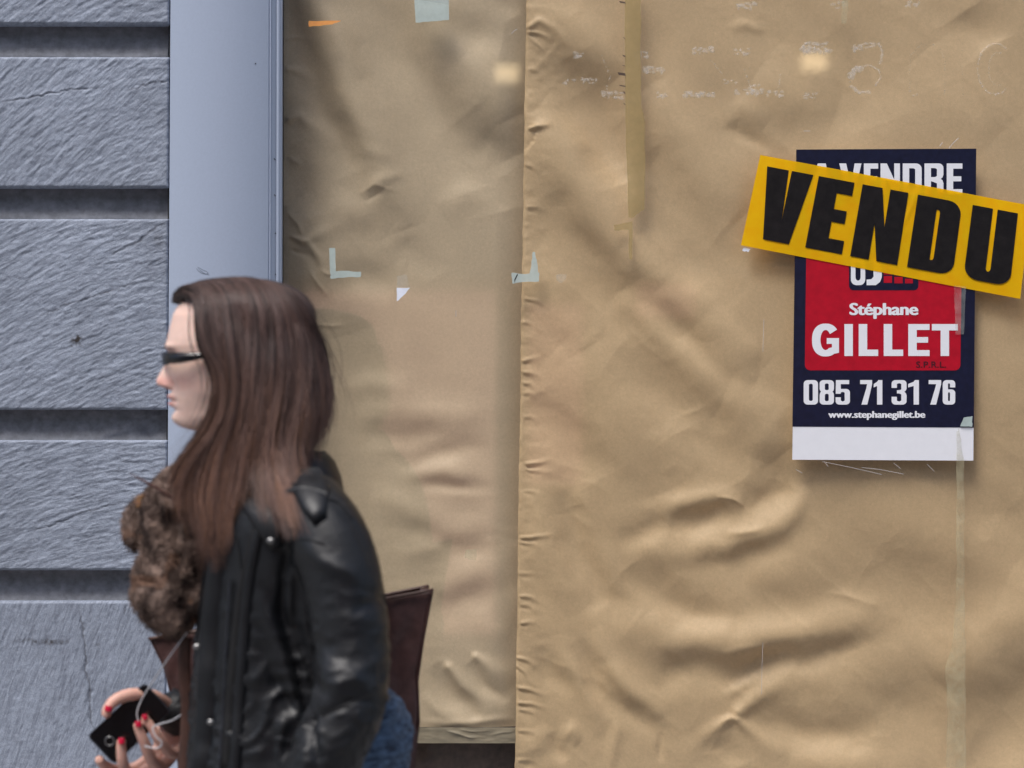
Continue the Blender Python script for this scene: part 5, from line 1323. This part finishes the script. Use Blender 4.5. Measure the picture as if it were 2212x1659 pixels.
GR[:, :, 2] = np.where(GR[:, :, 1] < 960, np.minimum(GR[:, :, 2], -(cap_lat(GR[:, :, 0], GR[:, :, 1]) + 3) / PS), GR[:, :, 2])
def hair_set(N_, far=False, layers=.018, seed=0, spread=1.0):
    r = np.random.default_rng(seed)
    u = r.uniform(0, len(Gd) - 1, N_); cl = np.round(u * 7 + r.normal(0, .2, N_)) / 7.0; u = np.clip(u * .32 + cl * .68, 0, len(Gd) - 1.001)
    i0 = u.astype(int); f_ = (u - i0)[:, None, None]
    p = GR[i0] * (1 - f_) + GR[i0 + 1] * f_
    s_ = np.linspace(0, 1, K_)[None, :]
    fan = r.normal(0, 1, (N_, 1)); ph_ = r.uniform(0, 6.28, (N_, 1)); clp = np.sin(cl * 31.7)[:, None]
    p[:, :, 0] += spread * (fan * (2.0 + 9 * s_ ** 1.5) + 6 * np.sin(3.5 * s_ + ph_) * s_ + 12 * clp * s_ ** 1.2 + 7.5 * np.sin(8 * s_ + cl[:, None] * 23) * s_ + 2 * np.sin(12 * s_ + ph_ * 2) * s_)
    p[:, :, 1] += r.normal(0, 2.5, (N_, 1)) * np.clip(s_ * 6, 0, 1) + 2.5 * np.sin(4 * s_ + ph_ * 1.7) * s_
    dep = r.uniform(0, 1, (N_, 1)) ** 1.3
    p[:, :, 2] += dep * layers * np.clip(s_ * 4 - .6, .1, 1) - (.006 * (clp + 1) + .005 * vnoise(u[:, None] * 2.6 + s_ * 1.5, s_ * 5.0, 77) + .003 * np.sin(cl * 91.3)[:, None]) * np.clip(s_ * 3, 0, 1)
    p[:, :, 2] = np.where(p[:, :, 1] < 800, np.minimum(p[:, :, 2], -(cap_lat(p[:, :, 0], p[:, :, 1]) + 1.5) / PS), p[:, :, 2])
    # trim lengths
    cut = 1 - .22 * r.uniform(0, 1, (N_, 1)) ** 2.0 - .12 * (np.sin(cl * 57.1)[:, None] * .5 + .5) - .17 * np.exp(-((u - 5.0) / .75) ** 2)[:, None]; idx = np.linspace(0, 1, K_)[None, :] * cut * (K_ - 1)
    j0 = np.clip(idx.astype(int), 0, K_ - 2); fr2 = (idx - j0)[..., None]
    rows_ = np.arange(N_)[:, None]; p = p[rows_, j0] * (1 - fr2) + p[rows_, j0 + 1] * fr2
    if far: p[:, :, 2] *= -1
    W = Pv(p[:, :, 0], p[:, :, 1], p[:, :, 2])
    dark, mid, lite, aub = (np.array(srgb(*k)[:3]) for k in ((46, 34, 30), (98, 76, 70), (176, 138, 122), (186, 134, 98)))
    k_ = np.clip(.26 + .36 * r.normal(0, 1, (N_, 1, 1)) + .45 * clp[..., None], 0, 1)
    low_ = np.clip((p[:, :, 1:2] - 760) / 420, 0, 1); k_ = np.clip(k_ + .35 * vnoise(u[:, None] * 3.1, s_ * 4 + u[:, None], 12)[..., None], 0, 1)
    c1 = dark * (1 - k_) + mid * k_; c2 = mid * (1 - k_) + np.where(r.random((N_, 1, 1)) < .3, aub, lite) * k_
    return W, c1 * (1 - low_) + c2 * low_
W, C = hair_set(9000, seed=3); under(person, strands_mesh('hair', W, np.random.default_rng(1).uniform(.00035, .0008, 9000), C, M_hair))
W, C = hair_set(2200, True, seed=4); under(person, strands_mesh('hair', W, .0007, C, M_hair))
# a few flyaways
W, C = hair_set(420, seed=9, spread=2.4, layers=.004); under(person, strands_mesh('loose_hair', W, .00042, C, M_hair))

# ---- phone in the right hand, earphone cord, tote bag
A_, B_, C_, D_ = (188, 1590), (247, 1652), (371, 1535), (313, 1474)
phone = empty('mobile_phone', Pv(280, 1562, .09)); tag(phone, 'black smartphone with round home button held in her hand', 'phone')
def slab(name, q, d0, d1, mat, r=0.14, parent=phone):
    out = []; n_ = 5
    for k in range(4):
        p0, p1, p2 = np.array(q[k - 1], float), np.array(q[k], float), np.array(q[(k + 1) % 4], float)
        a = p1 + (p0 - p1) / np.linalg.norm(p0 - p1) * 12 * r / .14; b = p1 + (p2 - p1) / np.linalg.norm(p2 - p1) * 12 * r / .14
        for i in range(n_ + 1): s = i / n_; out.append((1 - s) ** 2 * a + 2 * s * (1 - s) * p1 + s * s * b)
    n_ = len(out); vs = [Pv(p[0], p[1], d0) for p in out] + [Pv(p[0], p[1], d1) for p in out]
    fs = [tuple(range(n_)), tuple(range(2 * n_ - 1, n_ - 1, -1))] + [(i, i + n_, (i + 1) % n_ + n_, (i + 1) % n_) for i in range(n_)]
    return under(parent, link(name, mesh(name, vs, fs), mat))
slab('case', (A_, B_, C_, D_), .074, .086, M_phone_rim); ins = lambda p, k: tuple(np.array(p) * (1 - k) + np.array((280, 1563)) * k)
slab('screen', [ins(p, .045) for p in (A_, B_, C_, D_)], .0728, .0738, M_phone, .11)
bx, by = 237, 1601
ring = [(bx + 11 * math.cos(a), by + 11 * math.sin(a), .0724) for a in np.linspace(0, 2 * math.pi, 25)]
p = np.array(ring); under(phone, link('home_button', grid_mesh('home_button', np.stack([Pv(bx + (p[:, 0] - bx) * k, by + (p[:, 1] - by) * k, .0722 + e_) for k, e_ in ((.78, 0), (.9, -.0006), (1.0, 0))], 1)), M_metal, smooth=True))
cord = empty('earphones', Pv(470, 850, -.09)); tag(cord, 'thin white earphone cord looping from the phone under her hair', 'earphones')
def cordline(pts, r=.0011):
    p = catmull(pts, 60); v, f_ = tube_geo(Pv(p[:, 0], p[:, 1], p[:, 2]), np.full(60, r), 8); return under(cord, link('cord', mesh('cord', v, f_), M_cord, smooth=True))
cordline([(404, 1366, -.02), (372, 1410, -.01), (338, 1460, .03), (308, 1508, .058), (296, 1540, .064), (302, 1566, .066)])
cordline([(398, 1540, .05), (372, 1556, .05), (346, 1564, .05), (330, 1572, .044), (336, 1590, .042), (350, 1604, .044), (340, 1616, .046), (312, 1612, .046)])
cordline([(476, 838, -.098), (472, 852, -.1), (464, 868, -.101)], .0016)
under(cord, ball('earbud', 477, 834, -.096, .006, M_cord, 1.3, .8, .8))

tote = empty('tote_bag', Pv(640, 1700, .24)); tag(tote, 'large dark brown leather tote bag carried on her far shoulder', 'bag')
def panel(name, rows, dys, mat, seed, bow=.012):
    """rows: (py, left px, right px) sampled downwards"""
    rows = np.asarray(rows, float); K, M = 60, 50; s = np.linspace(0, 1, K); sr = np.linspace(0, 1, len(rows))
    yl, lx, rx = (np.interp(s, sr, rows[:, i]) for i in (0, 1, 2)); yr = np.interp(s, sr, rows[:, 3])
    u = np.linspace(0, 1, M)[None, :]
    px = lx[:, None] * (1 - u) + rx[:, None] * u; py = yl[:, None] * (1 - u) + yr[:, None] * u
    dyy = dys + bow * (-np.sin(np.pi * u) * np.sin(np.pi * s)[:, None]) + .007 * fbm(px / 70, py / 120, 3, seed) + .004 * np.clip(1 - np.abs(fbm(px / 60 + py / 90, py / 160, 2, seed + 1)) * 3, 0, 1)
    me = grid_mesh(name, Pv(px, py, dyy)); o = link(name, me, mat, smooth=True)
    md = o.modifiers.new('thick', 'SOLIDIFY'); md.thickness = .003
    return under(tote, o)
rowsN = [(1380, 322, 935, 1274), (1440, 352, 915, 1380), (1520, 372, 902, 1470), (1660, 384, 905, 1560), (1800, 396, 893, 1660), (1960, 420, 872, 1860)]
rowsF = [(1374, 350, 925, 1266), (1440, 362, 912, 1380), (1520, 380, 900, 1470), (1660, 390, 902, 1560), (1800, 400, 890, 1660), (1960, 424, 868, 1860)]
panel('near_panel', rowsN, .225, M_tote, 3); panel('far_panel', rowsF, .315, M_tote, 7, -.012)
def gusset(side):
    K = 50; s = np.linspace(0, 1, K); a = np.array(rowsN)[:, [0, 1] if side == 0 else [3, 2]]; b = np.array(rowsF)[:, [0, 1] if side == 0 else [3, 2]]; sr = np.linspace(0, 1, 6)
    A = np.stack([np.interp(s, sr, a[:, 1]), np.interp(s, sr, a[:, 0])], 1); B = np.stack([np.interp(s, sr, b[:, 1]), np.interp(s, sr, b[:, 0])], 1)
    V = []
    for w in np.linspace(0, 1, 12):
        inx = (1 if side == 0 else -1) * 22 * math.sin(math.pi * w) * (1 - s * .6)
        V.append(Pv(A[:, 0] * (1 - w) + B[:, 0] * w + inx, A[:, 1] * (1 - w) + B[:, 1] * w, .225 + .09 * w))
    o = link('gusset', grid_mesh('gusset', np.array(V)), M_tote, smooth=True); md = o.modifiers.new('thick', 'SOLIDIFY'); md.thickness = .002; under(tote, o)
gusset(0); gusset(1)
v, f_ = join_geo([tube_px([(420, 1960, .27), (640, 1925, .27), (872, 1862, .27)], [(.046, .004)] * 3, 20, 10)]); under(tote, link('bag_base', mesh('bag_base', v, f_), M_tote))
for dyy in (.223, .317):
    v, f_ = tube_px([(520, 1345, dyy), (560, 1220, dyy - .02), (620, 1110, .19), (660, 1062, .16), (700, 1110, .2), (745, 1230, dyy - .01), (770, 1300, dyy)], [(.0035, .009)] * 3, 50, 10)
    under(tote, link('handle', mesh('handle', v, f_), M_strap, smooth=True))
for (pa, pb, dyy) in (((322, 1380), (935, 1274), .222), ((350, 1374), (925, 1266), .312)):
    p = catmull([(pa[0], pa[1], dyy), ((pa[0] + pb[0]) / 2, (pa[1] + pb[1]) / 2 + 5, dyy - .008), (pb[0], pb[1], dyy)], 30)
    v, f_ = tube_geo(Pv(p[:, 0], p[:, 1], p[:, 2]), np.full((30, 2), (.0028)), 8); under(tote, link('rim_piping', mesh('rim_piping', v, f_), M_strap, smooth=True))
# chestnut strap hanging down in front of the bag
p = catmull([(400, 1378, .0), (398, 1450, .005), (404, 1530, .01), (400, 1620, .012), (396, 1700, .012)], 30)
v, f_ = tube_geo(Pv(p[:, 0], p[:, 1], p[:, 2]), np.full((30, 2), (.0018, .010)), 10); under(tote, link('shoulder_strap', mesh('shoulder_strap', v, f_), M_strap, smooth=True))
